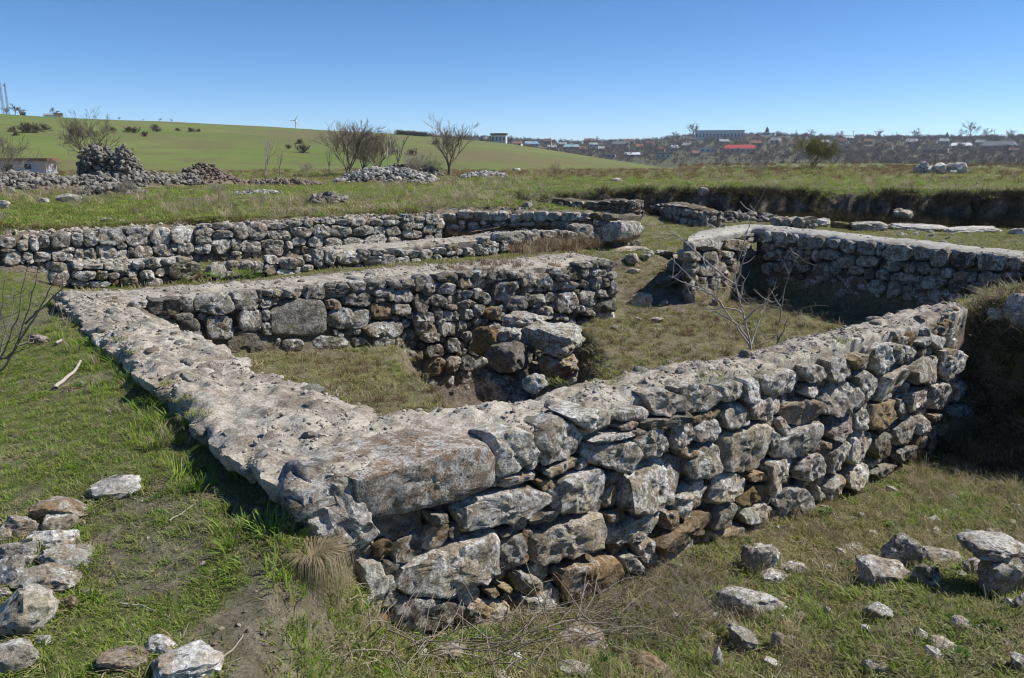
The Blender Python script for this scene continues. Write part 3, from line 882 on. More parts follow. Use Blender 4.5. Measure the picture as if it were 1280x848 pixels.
add((920, 540), 5.3, [
    ('g', (380,260,440,160,540,140,580,200,560,270,470,315,400,300)), ('g', (170,250,200,190,330,180,400,170,400,240,320,300,290,400,220,420,190,330)), ('s', (270,430,340,350,430,370,480,440,490,530,380,580,300,560)),
    ('g', (480,330,540,360,565,430,530,460,500,440)), ('l', (570,370,650,290,690,270,700,380,640,460,600,475,575,430)), ('g', (600,150,680,60,735,80,735,160,670,250,600,270)), ('g', (700,300,730,240,840,205,870,230,850,320,760,370,710,365)),
    ('d', (680,410,790,390,800,430,700,450)), ('d', (880,270,950,230,1050,210,1050,250,930,300))])  # first outline is shade at the wall base, laid as a dark stone

FF = Face(F0, F1)
def prof(pts, face, dv=0.0):
    a = np.array([face.uv(*p) for p in pts]); o = np.argsort(a[:, 0]); us, vs = a[o, 0], a[o, 1] + dv
    return lambda u: float(np.interp(u, us, vs))
f_base = prof([(430, 775), (480, 800), (560, 790), (700, 765), (850, 695), (960, 655), (1060, 620), (1130, 590), (1200, 560)], FF, .0)
f_top = lambda u: T1 - .01
q = random.Random(11)
w = stone_wall('long front wall of rough grey stones with sandy top and big corner block', (1.7, 5.5, -1.0))
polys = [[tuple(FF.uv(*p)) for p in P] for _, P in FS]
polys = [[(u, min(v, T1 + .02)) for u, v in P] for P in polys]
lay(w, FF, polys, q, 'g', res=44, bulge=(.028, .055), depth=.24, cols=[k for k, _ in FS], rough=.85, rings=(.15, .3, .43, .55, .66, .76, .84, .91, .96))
# the big corner block and the broken mortar lump under the corner
cb = [tuple(FF.uv(*p)) for p in [(437, 592), (480, 577), (520, 566), (560, 556), (604, 555), (611, 566), (611, 604), (568, 622), (520, 634), (503, 638), (462, 645), (445, 622)]]
cb = [(u, min(v, T1 + .03)) for u, v in cb]
o = lay(w, FF, [cb], q, 'p', res=72, bulge=(.06, .065), depth=.5, name='corner_block', cols=['p'], rough=.42, rings=(.08, .16, .24, .32, .4, .48, .56, .64, .72, .8, .86, .92, .96))[0]
o['label'] = 'long squared corner block stained pink and white'; o.color = (.44, .345, .265, .8)
cl = [tuple(FF.uv(*p)) for p in [(378, 612), (400, 596), (440, 592), (450, 625), (466, 648), (484, 662), (480, 676), (430, 686), (402, 680), (383, 650)]]
o = lay(w, FF, [cl], q, 'p', res=60, bulge=(.03, .035), depth=.34, name='mortar_lump', cols=['l'], rough=1.1, rings=(.1, .2, .3, .4, .5, .6, .7, .8, .88, .95))[0]
o['label'] = 'broken mortar lump hanging at the wall corner'; o.color = (.37, .34, .30, .55)
covered = polys + [cb, cl]
ch = fill_gaps(FF, covered, lambda u: T1 - .05, lambda u: f_base(u) - .05, q, radii=(.07, .055, .042, .03), u0=.12, u1=FF.L - .05)
lay(w, FF, ch, q, 'ddbgt', res=14, bulge=(.0, .02), depth=.10, name='chinking_stone', sink=.07, maxn=190)
link('core', core_mesh(FF, .10, FF.L + .15, .48, lambda u: T1 - .05, -1.7, .10, 3.0), w, tuple(-np.array(w.location)))
A = [(*FF.xy(u, -.055 + (.04 if u < .9 else 0)), T1 - .012) for u in np.linspace(.03, FF.L + .05, 12)]
Bi = [(*at_z(px, py, T1), T1 - .02) for px, py in [(470, 520), (490, 513), (600, 499), (700, 483), (800, 460), (900, 444), (980, 424), (1060, 404), (1150, 380), (1185, 372)]]
me, CP_F = cap_mesh(A, Bi, .020, 2.0, .044, .01, .16, .06)
link('mortar_cap', me, w, tuple(-np.array(w.location)))
set_in(w, CP_F, 46, .03, .085, 21)
strew(w, CP_F, 3200, .003, .020, 'gravel', 5)
WALLS.append(([FF.xy(.3, -.3), FF.xy(FF.L, -.3)], .31))
FRONT = w

# ---- side wall along the turf
FL = Face(L1, L0)           # outside faces the turf on the left
_tu = np.linspace(-.5, FL.L + .5, 40); _tp = np.array([FL.xy(u_, .12) for u_ in _tu]); _tzv = tz(_tp[:, 0], _tp[:, 1])
def turf(u): return float(np.interp(u, _tu, _tzv))
q = random.Random(12)
w = stone_wall('low side wall with a wide sandy mortared top bordering the green turf', (-2.8, 5.9, 0))
tt = lambda u: T1 - .03
pl = course_layout(FL.L, tt, lambda u: turf(u) - .08, .17, .16, .42, q)
lay(w, FL, pl, q, 'ggldsw', res=22, bulge=(.02, .07), depth=.16, sink=.03)
link('core', core_mesh(FL, 0, FL.L - .05, .66, lambda u: T1 - .06, -1.0, .07, 5.0), w, tuple(-np.array(w.location)))
A = [(*at_z(px, py, T1), T1 - .02) for px, py in [(66, 366), (84, 375), (128, 420), (173, 460), (220, 502), (280, 558), (336, 590), (376, 610), (394, 610)]]
Bi = [(*at_z(px, py, T1), T1 - .01) for px, py in [(150, 372), (165, 385), (230, 410), (300, 445), (330, 465), (390, 482), (440, 500), (495, 518), (560, 540)]]
me, CP_L = cap_mesh(A, Bi, .020, 7.0, .048, .015, .09, .13)
link('mortar_cap', me, w, tuple(-np.array(w.location)))
set_in(w, CP_L, 52, .03, .095, 22)
strew(w, CP_L, 4200, .003, .022, 'gravel', 6)
WALLS.append(([FL.xy(0, -.36), FL.xy(FL.L - .3, -.36)], .36))

# ---- back wall of the near room
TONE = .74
FB = Face(B0, B1)
BB = convb((140, 340), 6.4, [(280,180,550,340),(150,190,280,295),(550,205,650,325),(660,180,960,340),(490,325,650,390),(540,380,715,510),(750,345,970,540),(970,100,1195,300),(1010,300,1190,470),(1190,400,1270,500),(930,475,1280,640),(1190,300,1255,390),(1180,210,1280,295),(1190,100,1280,190),(340,345,480,375)])
BB += convb((320, 330), 6.4, [(0,180,45,310),(50,150,190,265),(190,160,360,265),(375,160,545,280),(570,120,735,240),(740,95,870,215),(880,105,1035,205),(1045,95,1255,200),(20,275,130,360),(125,275,170,325),(110,285,555,585),(555,275,680,360),(690,230,930,335),(935,195,1060,265),(950,255,1040,305),(1045,180,1100,290),(1100,205,1250,310),(45,365,105,450),(0,365,35,505),(45,465,120,560),(570,350,905,510),(915,305,1085,440),(1090,320,1235,405),(200,595,385,690),(440,575,720,685),(715,485,830,570),(840,460,1180,590),(930,575,1110,690),(1115,605,1180,680),(1080,690,1190,790),(1190,690,1280,780),(610,520,650,570),(640,545,705,590),(145,595,190,650),(755,590,880,650)])
BB += convb((480, 310), 4.465, [(170,155,265,250),(275,140,415,190),(415,118,495,165),(500,118,570,160),(575,105,685,180),(220,190,285,260),(290,195,385,260),(405,165,500,230),(365,230,485,285),(490,225,550,285),(160,255,250,355),(250,260,340,325),(340,270,400,310),(400,285,500,330),(610,190,730,300),(525,250,590,320),(330,310,400,345),(165,355,270,440),(275,330,320,400),(330,350,410,410),(425,335,490,400),(490,315,550,390),(290,395,340,430),(180,420,290,490),(300,415,405,490),(400,405,455,470),(205,470,310,525),(680,265,780,350),(770,250,810,340),(60,510,110,560),(225,535,330,615),(240,610,340,710),(80,560,150,620),(30,595,110,640),(100,630,150,680),(430,470,490,520),(150,570,210,620),(345,500,420,580),(345,600,420,690),(560,330,640,400)])
BB += convb((560, 320), 4.7125, [(590,70,700,110),(640,105,700,150),(705,70,785,145),(750,30,840,70),(840,25,890,80),(840,75,920,120),(885,30,985,70),(920,95,990,140),(770,70,815,120),(655,150,765,205),(770,145,825,185),(840,120,890,200),(890,120,940,190),(860,195,940,245),(940,140,985,240),(635,210,755,330),(770,205,865,290),(850,250,985,330),(740,285,800,335),(800,290,850,320),(800,315,860,355),(625,340,700,380),(475,220,570,305),(510,100,600,185),(430,80,510,180),(350,90,440,130),(520,300,560,345),(560,300,610,370)])
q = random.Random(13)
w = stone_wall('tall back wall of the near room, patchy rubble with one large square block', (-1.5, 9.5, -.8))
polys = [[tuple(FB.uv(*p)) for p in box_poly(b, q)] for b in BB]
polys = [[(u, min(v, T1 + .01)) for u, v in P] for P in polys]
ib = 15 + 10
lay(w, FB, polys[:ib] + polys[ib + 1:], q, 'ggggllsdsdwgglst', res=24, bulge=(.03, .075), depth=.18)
o = lay(w, FB, [polys[ib]], q, 's', res=40, bulge=(.05, .055), depth=.2, cols=['s'], rough=.35)[0]; o['label'] = 'large square block with a pitted face'
b_base = lambda u: float(np.interp(u, [0, 1.2, 2.2, 3.6, 4.2, 5.2, 6.2, 7.2], [.0, -.35, -.6, -.75, -1.25, -1.3, -.9, -.6]))
ch = fill_gaps(FB, polys, lambda u: T1 - .05, b_base, q, radii=(.09, .07, .05, .036), u0=.5)
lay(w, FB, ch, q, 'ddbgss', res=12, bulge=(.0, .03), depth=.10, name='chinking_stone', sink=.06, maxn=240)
FBe = Face(B1, B1 + np.array((-FB.N[0], -FB.N[1])) * .95)            # ragged end of the wall at the doorway
pl = course_layout(FBe.L, lambda u: T1 - .02, lambda u: -.6, .2, .2, .4, q)
lay(w, FBe, pl, q, 'gwlg', res=18, bulge=(.02, .08), depth=.14)
link('core', core_mesh(FB, .2, FB.L - .06, .9, lambda u: T1 - .06, -1.7, .09, 9.0), w, tuple(-np.array(w.location)))
A = [(*FB.xy(u, -.05), T1 - .012) for u in np.linspace(.55, FB.L - .03, 12)]
Bi = [(*FB.xy(u, -.92 - .06 * math.sin(u * 2)), T1 - .0) for u in np.linspace(.35, FB.L - .08, 12)]
me, P_ = cap_mesh(A, Bi, .035, 11.0, .03, .02, .14, .07)
link('mortar_cap', me, w, tuple(-np.array(w.location)))
set_in(w, P_, 50, .04, .11, 23)
strew(w, P_, 2000, .005, .03, 'gravel', 7)
WALLS.append(([FB.xy(0, -.48), FB.xy(FB.L, -.48)], .5))

# ---- second wall behind it
F2 = Face(W20, W21)
b2 = convb((0, 270), 5.818, [(365,340,480,400),(360,400,510,510),(535,350,605,390),(605,355,755,385),(755,350,830,390),(820,350,930,415),(925,385,995,450),(970,330,1050,390),(1050,310,1175,375),(1020,390,1120,460),(1120,380,1200,440),(1060,450,1180,520),(880,450,1000,515),(530,395,700,470),(700,390,780,470),(780,410,870,455),(1175,310,1280,355),(520,470,640,520),(640,475,800,520)])
b2 += convb((200, 260), 5.818, [(50,400,300,515),(0,370,115,410),(115,360,225,405),(350,415,480,500),(585,390,690,490),(680,390,745,470),(860,365,1000,445),(1000,365,1045,420),(840,445,985,495),(1030,410,1110,465),(760,350,860,410),(750,400,850,480),(1110,310,1185,430),(1195,310,1275,410),(1050,345,1105,390),(490,390,570,430),(975,430,1030,480),(470,450,530,500)])
b2 += convb((400, 250), 5.818, [(30,370,110,465),(130,380,290,470),(275,360,350,440),(330,395,540,490),(360,350,480,400),(540,360,630,410),(540,405,640,475),(630,365,715,425),(645,425,735,485),(720,365,820,445),(820,395,880,455),(815,350,920,395),(920,325,1000,365),(980,360,1040,405),(910,370,980,405),(885,415,950,450),(1045,350,1130,410),(950,410,1000,440),(1130,320,1200,400),(1200,330,1280,400)])
b2 += convb((600, 230), 6.4, [(0,430,70,500),(120,395,240,470),(240,395,345,475),(350,385,440,460),(430,370,490,455),(490,375,615,430),(610,370,660,430),(660,380,765,435),(690,435,790,545),(75,455,150,515),(150,470,240,540),(240,480,330,530),(350,465,430,525),(0,510,60,570),(60,500,150,570),(495,430,555,460)])
t2 = prof([(20, 345), (60, 334), (90, 330), (240, 327), (262, 335), (300, 343), (340, 331), (375, 326), (400, 318), (420, 313), (560, 303), (640, 294), (735, 291)], F2)
q = random.Random(14)
w = stone_wall('low broken middle wall between the near room and the long terrace wall', (-2.0, 13.0, -.1))
polys = [[tuple(F2.uv(*p)) for p in box_poly(b, q)] for b in b2]
lay(w, F2, polys, q, 'gglwwslggst', res=20, bulge=(.03, .09), depth=.2)
ch = fill_gaps(F2, polys, lambda u: t2(u) - .05, lambda u: -.25, q, radii=(.11, .08, .055), u0=.1, du=.02)
lay(w, F2, ch, q, 'ddgsb', res=12, bulge=(.0, .04), depth=.1, name='chinking_stone', sink=.06, maxn=150)
link('core', core_mesh(F2, .0, F2.L, .62, lambda u: t2(u) - .08, -.7, .1, 13.0), w, tuple(-np.array(w.location)))
u_a = F2.uv(410, 316)[0]
for (ua, ub) in ((u_a, F2.L - .1), (.05, F2.uv(235, 327)[0])):
    A = [(*F2.xy(u, -.06), t2(u) - .02) for u in np.linspace(ua, ub, 10)]
    Bi = [(*F2.xy(u, -.62), t2(u) + .0) for u in np.linspace(ua, ub, 10)]
    me, P_ = cap_mesh(A, Bi, .05, ua, .03, .02, .14, .08)
    link('mortar_cap', me, w, tuple(-np.array(w.location)))
    strew(w, P_, 700, .008, .045, 'gravel', 8)
pl = [tuple(F2.uv(600 + x / 6.4, 230 + y / 6.4)) for x, y in ((735, 335), (800, 325), (880, 335), (887, 430), (908, 560), (868, 556), (800, 430), (750, 380))]
o = lay(w, F2, [pl], q, 's', res=30, bulge=(.10, .11), depth=.3, name='leaning_slab', cols=['s'])[0]
o['label'] = 'tall grey slab leaning at the wall end'
WALLS.append(([F2.xy(0, -.3), F2.xy(F2.L, -.3)], .34))

# ---- terrace wall holding up the far turf
F3 = Face(W30, W31)
b3 = convb((0, 270), 5.818, [(0,160,115,235),(125,170,205,260),(210,170,280,255),(275,140,360,230),(360,125,510,235),(520,130,605,220),(600,110,710,220),(715,85,905,205),(910,85,1085,150),(915,140,1090,220),(1095,85,1240,205),(1240,95,1290,180),(25,255,150,350),(135,290,180,345),(165,265,235,320),(240,265,365,335),(375,255,480,330),(450,230,540,270),(470,275,530,330),(540,235,610,330),(610,235,705,325),(710,215,845,325),(850,195,920,245),(850,250,940,310),(970,215,1105,305),(1110,210,1270,290),(0,240,120,260),(190,310,250,345),(930,225,970,280)])
b3 += convb((200, 260), 5.818, [(80,140,255,250),(255,145,380,205),(260,200,380,265),(390,110,530,160),(385,165,520,225),(535,110,635,225),(635,110,770,230),(780,115,935,155),(775,160,950,230),(955,140,1110,210),(1040,90,1100,140),(1115,115,1230,210),(935,100,1035,135),(1205,80,1280,120),(125,255,240,340),(250,260,365,335),(380,225,515,330),(515,220,585,310),(590,235,725,325),(735,235,910,300),(760,275,890,350),(910,240,960,300),(960,215,1065,280),(1085,215,1185,285),(75,250,120,320),(520,315,590,345),(280,115,380,140),(890,200,940,235),(1230,130,1280,180),(1105,80,1200,115)])
b3 += convb((400, 250), 5.818, [(0,175,65,265),(70,185,225,265),(40,135,105,175),(105,145,220,180),(225,140,330,190),(380,140,450,190),(455,145,585,185),(235,190,385,260),(390,195,470,260),(470,195,585,265),(595,150,665,225),(660,150,750,215),(600,220,745,275),(320,250,490,330),(490,265,560,320),(165,275,320,335),(30,275,160,345),(590,105,680,155),(750,185,835,250),(760,110,860,180),(690,120,760,155),(450,115,590,145),(0,140,35,170)])
b3 += [(-140, 303, -105, 318), (-100, 302, -60, 318), (-55, 300, -5, 315), (-140, 320, -90, 335), (-88, 320, -40, 334), (-38, 317, -2, 332)]
q = random.Random(15)
w = stone_wall('long terrace wall of squared grey blocks under the far turf', (-5.0, 13.8, 0))
polys = [[tuple(F3.uv(*p)) for p in box_poly(b, q)] for b in b3]
lay(w, F3, polys, q, 'gggllssw', res=20, bulge=(.02, .06), depth=.2)
ch = fill_gaps(F3, polys, lambda u: T3 - .08, lambda u: .02, q, radii=(.1, .07, .05), u0=.1, du=.02)
lay(w, F3, ch, q, 'ddgs', res=12, bulge=(.0, .03), depth=.1, name='chinking_stone', sink=.05, maxn=120)
link('core', core_mesh(F3, .0, F3.L, .5, lambda u: T3 - .10, -.6, .08, 17.0), w, tuple(-np.array(w.location)))
A = [(*F3.xy(u, -.05), T3 - .04) for u in np.linspace(.0, F3.L, 10)]
Bi = [(*F3.xy(u, -.55), T3 + .02) for u in np.linspace(.0, F3.L, 10)]
ef = Face(F3.p1, F3.p1 - F3.N * .5)
lay(w, ef, course_layout(ef.L, lambda u: T3 - .06, lambda u: .0, .2, .2, .4, q), q, 'gsdl', res=12, bulge=(.02, .07), depth=.12)
EARTH = mat_mortar('earthy_rubble_top', (.17, .14, .10), (.21, .175, .13), (.09, .07, .045))
me, P_ = cap_mesh(A, Bi, .05, 21.0, .05, .02, .14, .08, mat=EARTH)
link('earth_top', me, w, tuple(-np.array(w.location)))
strew(w, P_, 2400, .01, .06, 'gravel', 9)
WALLS.append(([F3.xy(0, -.2), F3.xy(F3.L, -.2)], .26))

# ---- curved far end: squared blocks past the terrace wall
q = random.Random(16)
w = stone_wall('short curved wall of large dressed blocks ending beside the grassy gap', (0.8, 16.3, .1))
b4 = convb((600, 230), 6.4, [(0,225,70,290),(75,225,230,295),(245,240,335,305),(335,225,430,300),(430,225,540,300),(545,230,645,295),(650,232,790,295),(805,235,880,262),(805,262,880,300),(820,300,870,320),(890,235,975,285),(870,295,905,335),(910,285,975,335),(980,245,1065,295),(440,300,560,345),(560,300,710,360),(720,300,800,335),(330,300,440,340),(240,305,330,345),(100,300,230,340),(890,340,1010,480)])
b4 += convb((400, 250), 5.818, [(1000,75,1115,140),(1120,85,1220,140),(1225,95,1285,150),(870,100,990,150)])
segs = [Face(W4P[i], W4P[i + 1]) for i in range(3)]
def seg_of(b):
    c = (b[0] + b[2]) / 2
    return segs[0] if c < 640 else segs[1] if c < 705 else segs[2]
for sg in segs:
    bs = [b for b in b4 if seg_of(b) is sg]
    polys = [[tuple(sg.uv(*p)) for p in box_poly(b, q)] for b in bs]
    lay(w, sg, polys, q, 'gsslb', res=22, bulge=(.03, .08), depth=.2)
    ch = fill_gaps(sg, polys, lambda u: T3 - .1, lambda u: .12, q, radii=(.11, .08, .055), du=.02)
    lay(w, sg, ch, q, 'dsgb', res=12, bulge=(.0, .04), depth=.1, name='chinking_stone', sink=.05, maxn=60)
    link('core', core_mesh(sg, .0, sg.L, .55, lambda u: T3 - .10, -.6, .09, sg.L), w, tuple(-np.array(w.location)))
    A = [(*sg.xy(u, -.05), T3 - .05) for u in np.linspace(.0, sg.L, 5)]
    Bi = [(*sg.xy(u, -.6), T3 + .0) for u in np.linspace(.0, sg.L, 5)]
    if sg is segs[2]:
        ef = Face(sg.p1, sg.p1 - sg.N * .55); lay(w, ef, course_layout(ef.L, lambda u: T3 - .06, lambda u: .0, .22, .2, .4, q), q, 'gsdl', res=12, bulge=(.02, .07), depth=.12)
    if sg is segs[0]:
        ef = Face(sg.p0 - sg.N * .55, sg.p0); lay(w, ef, course_layout(ef.L, lambda u: T3 - .06, lambda u: .0, .22, .2, .4, q), q, 'gsdl', res=12, bulge=(.02, .07), depth=.12)
    me, P_ = cap_mesh(A, Bi, .05, 25.0, .05, .03, .14, .07, mat=EARTH)
    link('earth_top', me, w, tuple(-np.array(w.location)))
def block_stone(w, face, box, key, name, bulge, depth, q, rough=1.0, res=30):
    P = [tuple(face.uv(*p)) for p in box_poly(box, q)]
    return lay(w, face, [P], q, key, res=res, bulge=(bulge, bulge + .01), depth=depth, name=name, cols=[key], rough=rough)[0]
o = block_stone(w, Face(segs[2].xy(segs[2].L * .55, .25), segs[2].xy(segs[2].L * 1.0, .25)), (754, 277, 781, 301), 's', 'rough_block', .05, .5, q, 1.5)
o['label'] = 'rough pitted grey block at the wall end'
WALLS.append(([tuple(p) for p in W4P], .4))

TONE = .62  # stone colour lowered to deepen the shade on the long face
# ---- wall at the right of the doorway: short lit leg and long shaded face
FR1 = Face(R0, R1); FR2 = Face(R1, R2)
br = convb((850, 270), 5.818, [(55,175,320,250),(55,250,150,335),(150,255,280,340),(160,330,315,440),(335,175,480,245),(490,125,580,155),(490,155,580,195),(430,230,495,310),(495,235,530,300),(535,255,585,305),(345,310,400,355),(360,345,430,410),(310,260,385,305),(215,455,290,530),(300,400,370,450),(410,410,470,460),(490,320,560,370),(470,380,540,440),(230,400,300,455),(380,470,450,530),(480,440,560,510),(300,460,370,530)])
br2 = convb((850, 270), 5.818, [(585,110,680,195),(690,115,780,230),(780,135,870,195),(880,145,1075,235),(1075,170,1175,235),(1180,185,1280,270),(600,200,690,260),(760,235,910,325),(690,240,760,330),(950,245,1025,330),(1025,240,1150,320),(620,260,690,330),(690,340,740,410),(735,320,825,425),(840,330,960,410),(970,330,1095,470),(850,420,910,465),(770,440,860,500),(860,450,1010,545),(600,340,680,420),(600,430,700,520),(1150,300,1280,380),(1100,330,1180,420),(1150,530,1230,620)])
br2 += convb((1040, 270), 5.333, [(185,175,300,260),(305,180,345,265),(340,190,545,300),(550,200,665,295),(670,215,785,340),(790,225,965,350),(970,245,1180,365),(1185,255,1280,370),(380,295,465,365),(460,305,505,345),(490,310,565,380),(570,310,660,390),(180,270,320,340),(120,335,230,395),(230,345,300,415),(310,350,395,430),(400,375,590,455),(600,390,770,485),(815,370,915,430),(915,375,975,440),(980,375,1085,445),(1085,385,1145,445),(1155,375,1275,415),(780,420,915,510),(920,440,1110,515),(1120,420,1260,535),(90,410,260,520),(260,425,360,540),(365,430,475,545),(480,455,540,575),(550,455,600,520),(545,485,720,590),(730,490,870,590),(875,515,975,605),(980,510,1070,590),(660,345,740,395),(740,345,810,415),(120,510,210,570),(1270,470,1330,525),(1290,260,1420,370),(1430,270,1560,380),(1290,380,1400,460)])
q = random.Random(17)
w = stone_wall('tall corner wall with smooth mortared top, its long face in shade', (5.0, 12.0, -.7))
for fc, bs, pal in ((FR1, br, 'glwglt'), (FR2, br2, 'sgdsgsgl')):  # the shaded face is given darker stone colours than the lit leg
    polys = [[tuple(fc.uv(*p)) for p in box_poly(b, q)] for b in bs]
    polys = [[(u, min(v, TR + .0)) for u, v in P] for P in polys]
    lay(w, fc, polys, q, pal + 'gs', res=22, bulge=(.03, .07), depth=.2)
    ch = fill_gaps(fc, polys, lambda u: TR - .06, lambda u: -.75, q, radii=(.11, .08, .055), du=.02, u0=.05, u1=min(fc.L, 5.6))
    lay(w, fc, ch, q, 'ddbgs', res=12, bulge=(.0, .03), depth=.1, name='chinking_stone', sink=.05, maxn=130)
link('core', core_mesh(FR1, .45, FR1.L, .36, lambda u: TR - .06, -1.4, .1, 23.0), w, tuple(-np.array(w.location)))
link('core', core_mesh(FR2, .0, FR2.L, .6, lambda u: TR - .06, -1.4, .1, 27.0), w, tuple(-np.array(w.location)))
FRe = Face(np.array((2.84, 12.88)), R0)
pl = course_layout(FRe.L, lambda u: TR - .02, lambda u: -.5, .22, .2, .4, q)
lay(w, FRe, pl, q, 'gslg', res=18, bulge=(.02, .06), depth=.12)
SMOOTH = mat_mortar('smooth_cement_top', (.42, .395, .345), (.45, .43, .385), (.33, .30, .26))
c1 = R1 + (FR1.U - FR1.N * 1.0) * 0
A = [(*FR1.xy(.0, -.03), TR - .02), (*FR1.xy(FR1.L * .5, -.03), TR), (*FR1.xy(FR1.L - .03, -.03), TR + .02)] + [(*FR2.xy(u, -.03), TR + .02 - .02 * u / 6) for u in np.linspace(.1, FR2.L, 8)]
inn = R1 + FR1.U * .62 - FR1.N * .55
Bi = [(2.86, 12.9, TR - .02), (*FR1.xy(FR1.L * .6, -.6), TR)] + [(*inn, TR + .02)] + [(*FR2.xy(u, -.62), TR + .02 - .02 * u / 6) for u in np.linspace(.1, FR2.L, 8)]
me, P_ = cap_mesh(A, Bi, .05, 31.0, .018, .03, .10, .05, mat=SMOOTH)
link('mortar_cap', me, w, tuple(-np.array(w.location)))
strew(w, P_, 300, .008, .03, 'gravel', 10)
WALLS += [([tuple(FR1.xy(0, -.3)), tuple(FR1.xy(FR1.L, -.3))], .34), ([tuple(FR2.xy(0, -.3)), tuple(FR2.xy(FR2.L, -.3))], .34)]

# ---- low remains farther off
def low_wall(pxa, pxb, zt, h, label, seed, ch=.2, thick=.5, pal='gsdl'):
    a = at_z(*pxa, zt); b = at_z(*pxb, zt)
    fc = Face(a, b); q = random.Random(seed)
    m = (a + b) / 2
    w = stone_wall(label, (m[0], m[1], zt - h))
    tp = lambda u: zt - .02 + .05 * math.sin(u * 1.7 + seed)
    pl = course_layout(fc.L, tp, lambda u: zt - h, ch, .25, .55, q)
    lay(w, fc, pl, q, pal, res=14, bulge=(.03, .09), depth=.2)
    for ef in (Face(b, b - fc.N * thick), Face(a - fc.N * thick, a)):
        lay(w, ef, course_layout(ef.L, lambda u: zt - .04, lambda u: zt - h, ch, .2, .4, q), q, pal, res=12, bulge=(.02, .07), depth=.12)
    link('core', core_mesh(fc, 0, fc.L, thick, lambda u: tp(u) - .07, zt - h - .4, .08, seed, step=.15), w, tuple(-np.array(w.location)))
    A = [(*fc.xy(u, -.05), tp(u) - .03) for u in np.linspace(0, fc.L, 10)]
    Bi = [(*fc.xy(u, -thick), tp(u)) for u in np.linspace(0, fc.L, 10)]
    me, P_ = cap_mesh(A, Bi, .08, seed, .06, .03, .14, .08, mat=EARTH)
    link('earth_top', me, w, tuple(-np.array(w.location)))
    WALLS.append(([tuple(fc.xy(0, -thick / 2)), tuple(fc.xy(fc.L, -thick / 2))], thick / 2 + .05))
low_wall((572, 241.5), (690, 237), .66, .5, 'far low wall stub at the foot of the grass bank, left of the pale gap', 51)
low_wall((692, 237), (762, 238.5), .66, .4, 'short far wall length directly right of the wall stub', 52, pal='ggl')
low_wall((690, 247), (792, 251.5), .50, .45, 'dark low wall lying in front of the far stub walls', 53, pal='dsd')
low_wall((797, 251), (882, 261), .36, .5, 'tumbled low wall below the right grass bank', 54, pal='glsg')
low_wall((965, 269), (1002, 273), .16, .25, 'pair of big footing stones behind the corner wall', 55, pal='gl', ch=.3)

TONE = 1.0
# ================================================================== LOOSE STONES
def rock(name, label, cat, px, py, wpx, hpx, key, seed, group=None, lift=0.0, sub=4, rot=None, depth=.75, sink=.30, rough=1.0, color=None, tilt=0.0, ncut=8, minh=.32):
    """a loose stone lying where the photograph shows it: px, py its middle, wpx, hpx its apparent size"""
    g = ground_hit(px, py + hpx * .30)
    dist = math.hypot(g[0], g[1]); sl = math.hypot(dist, CAM_Z - g[2])
    wd = wpx / FPX * sl * (CP if py > 400 else 1)
    dep = (CAM_Z - g[2]) / sl
    dp = wd * depth
    ht = max(minh * wd, (hpx / FPX * sl - dp * dep * .8)) / (1 - sink * .6)
    V, F = rock_np(sub, seed, ncut, rough)
    V = V * np.array([wd / 2, dp / 2, ht / 2])
    me = mesh_np(name, V, F, True, 36, STONE)
    k = dp * .30
    x, y = g[0] * (1 + k / dist), g[1] * (1 + k / dist)
    z = tz1(x, y) + ht * (.5 - sink) + lift
    o = link(name, me, None, (x, y, z))
    q = random.Random(seed)
    o.rotation_euler = (q.uniform(-.12, .12), tilt, q.uniform(-.35, .35) if rot is None else rot)
    o.color = color or jit(PAL[key], q, .06)
    return setp(o, label, cat, group)

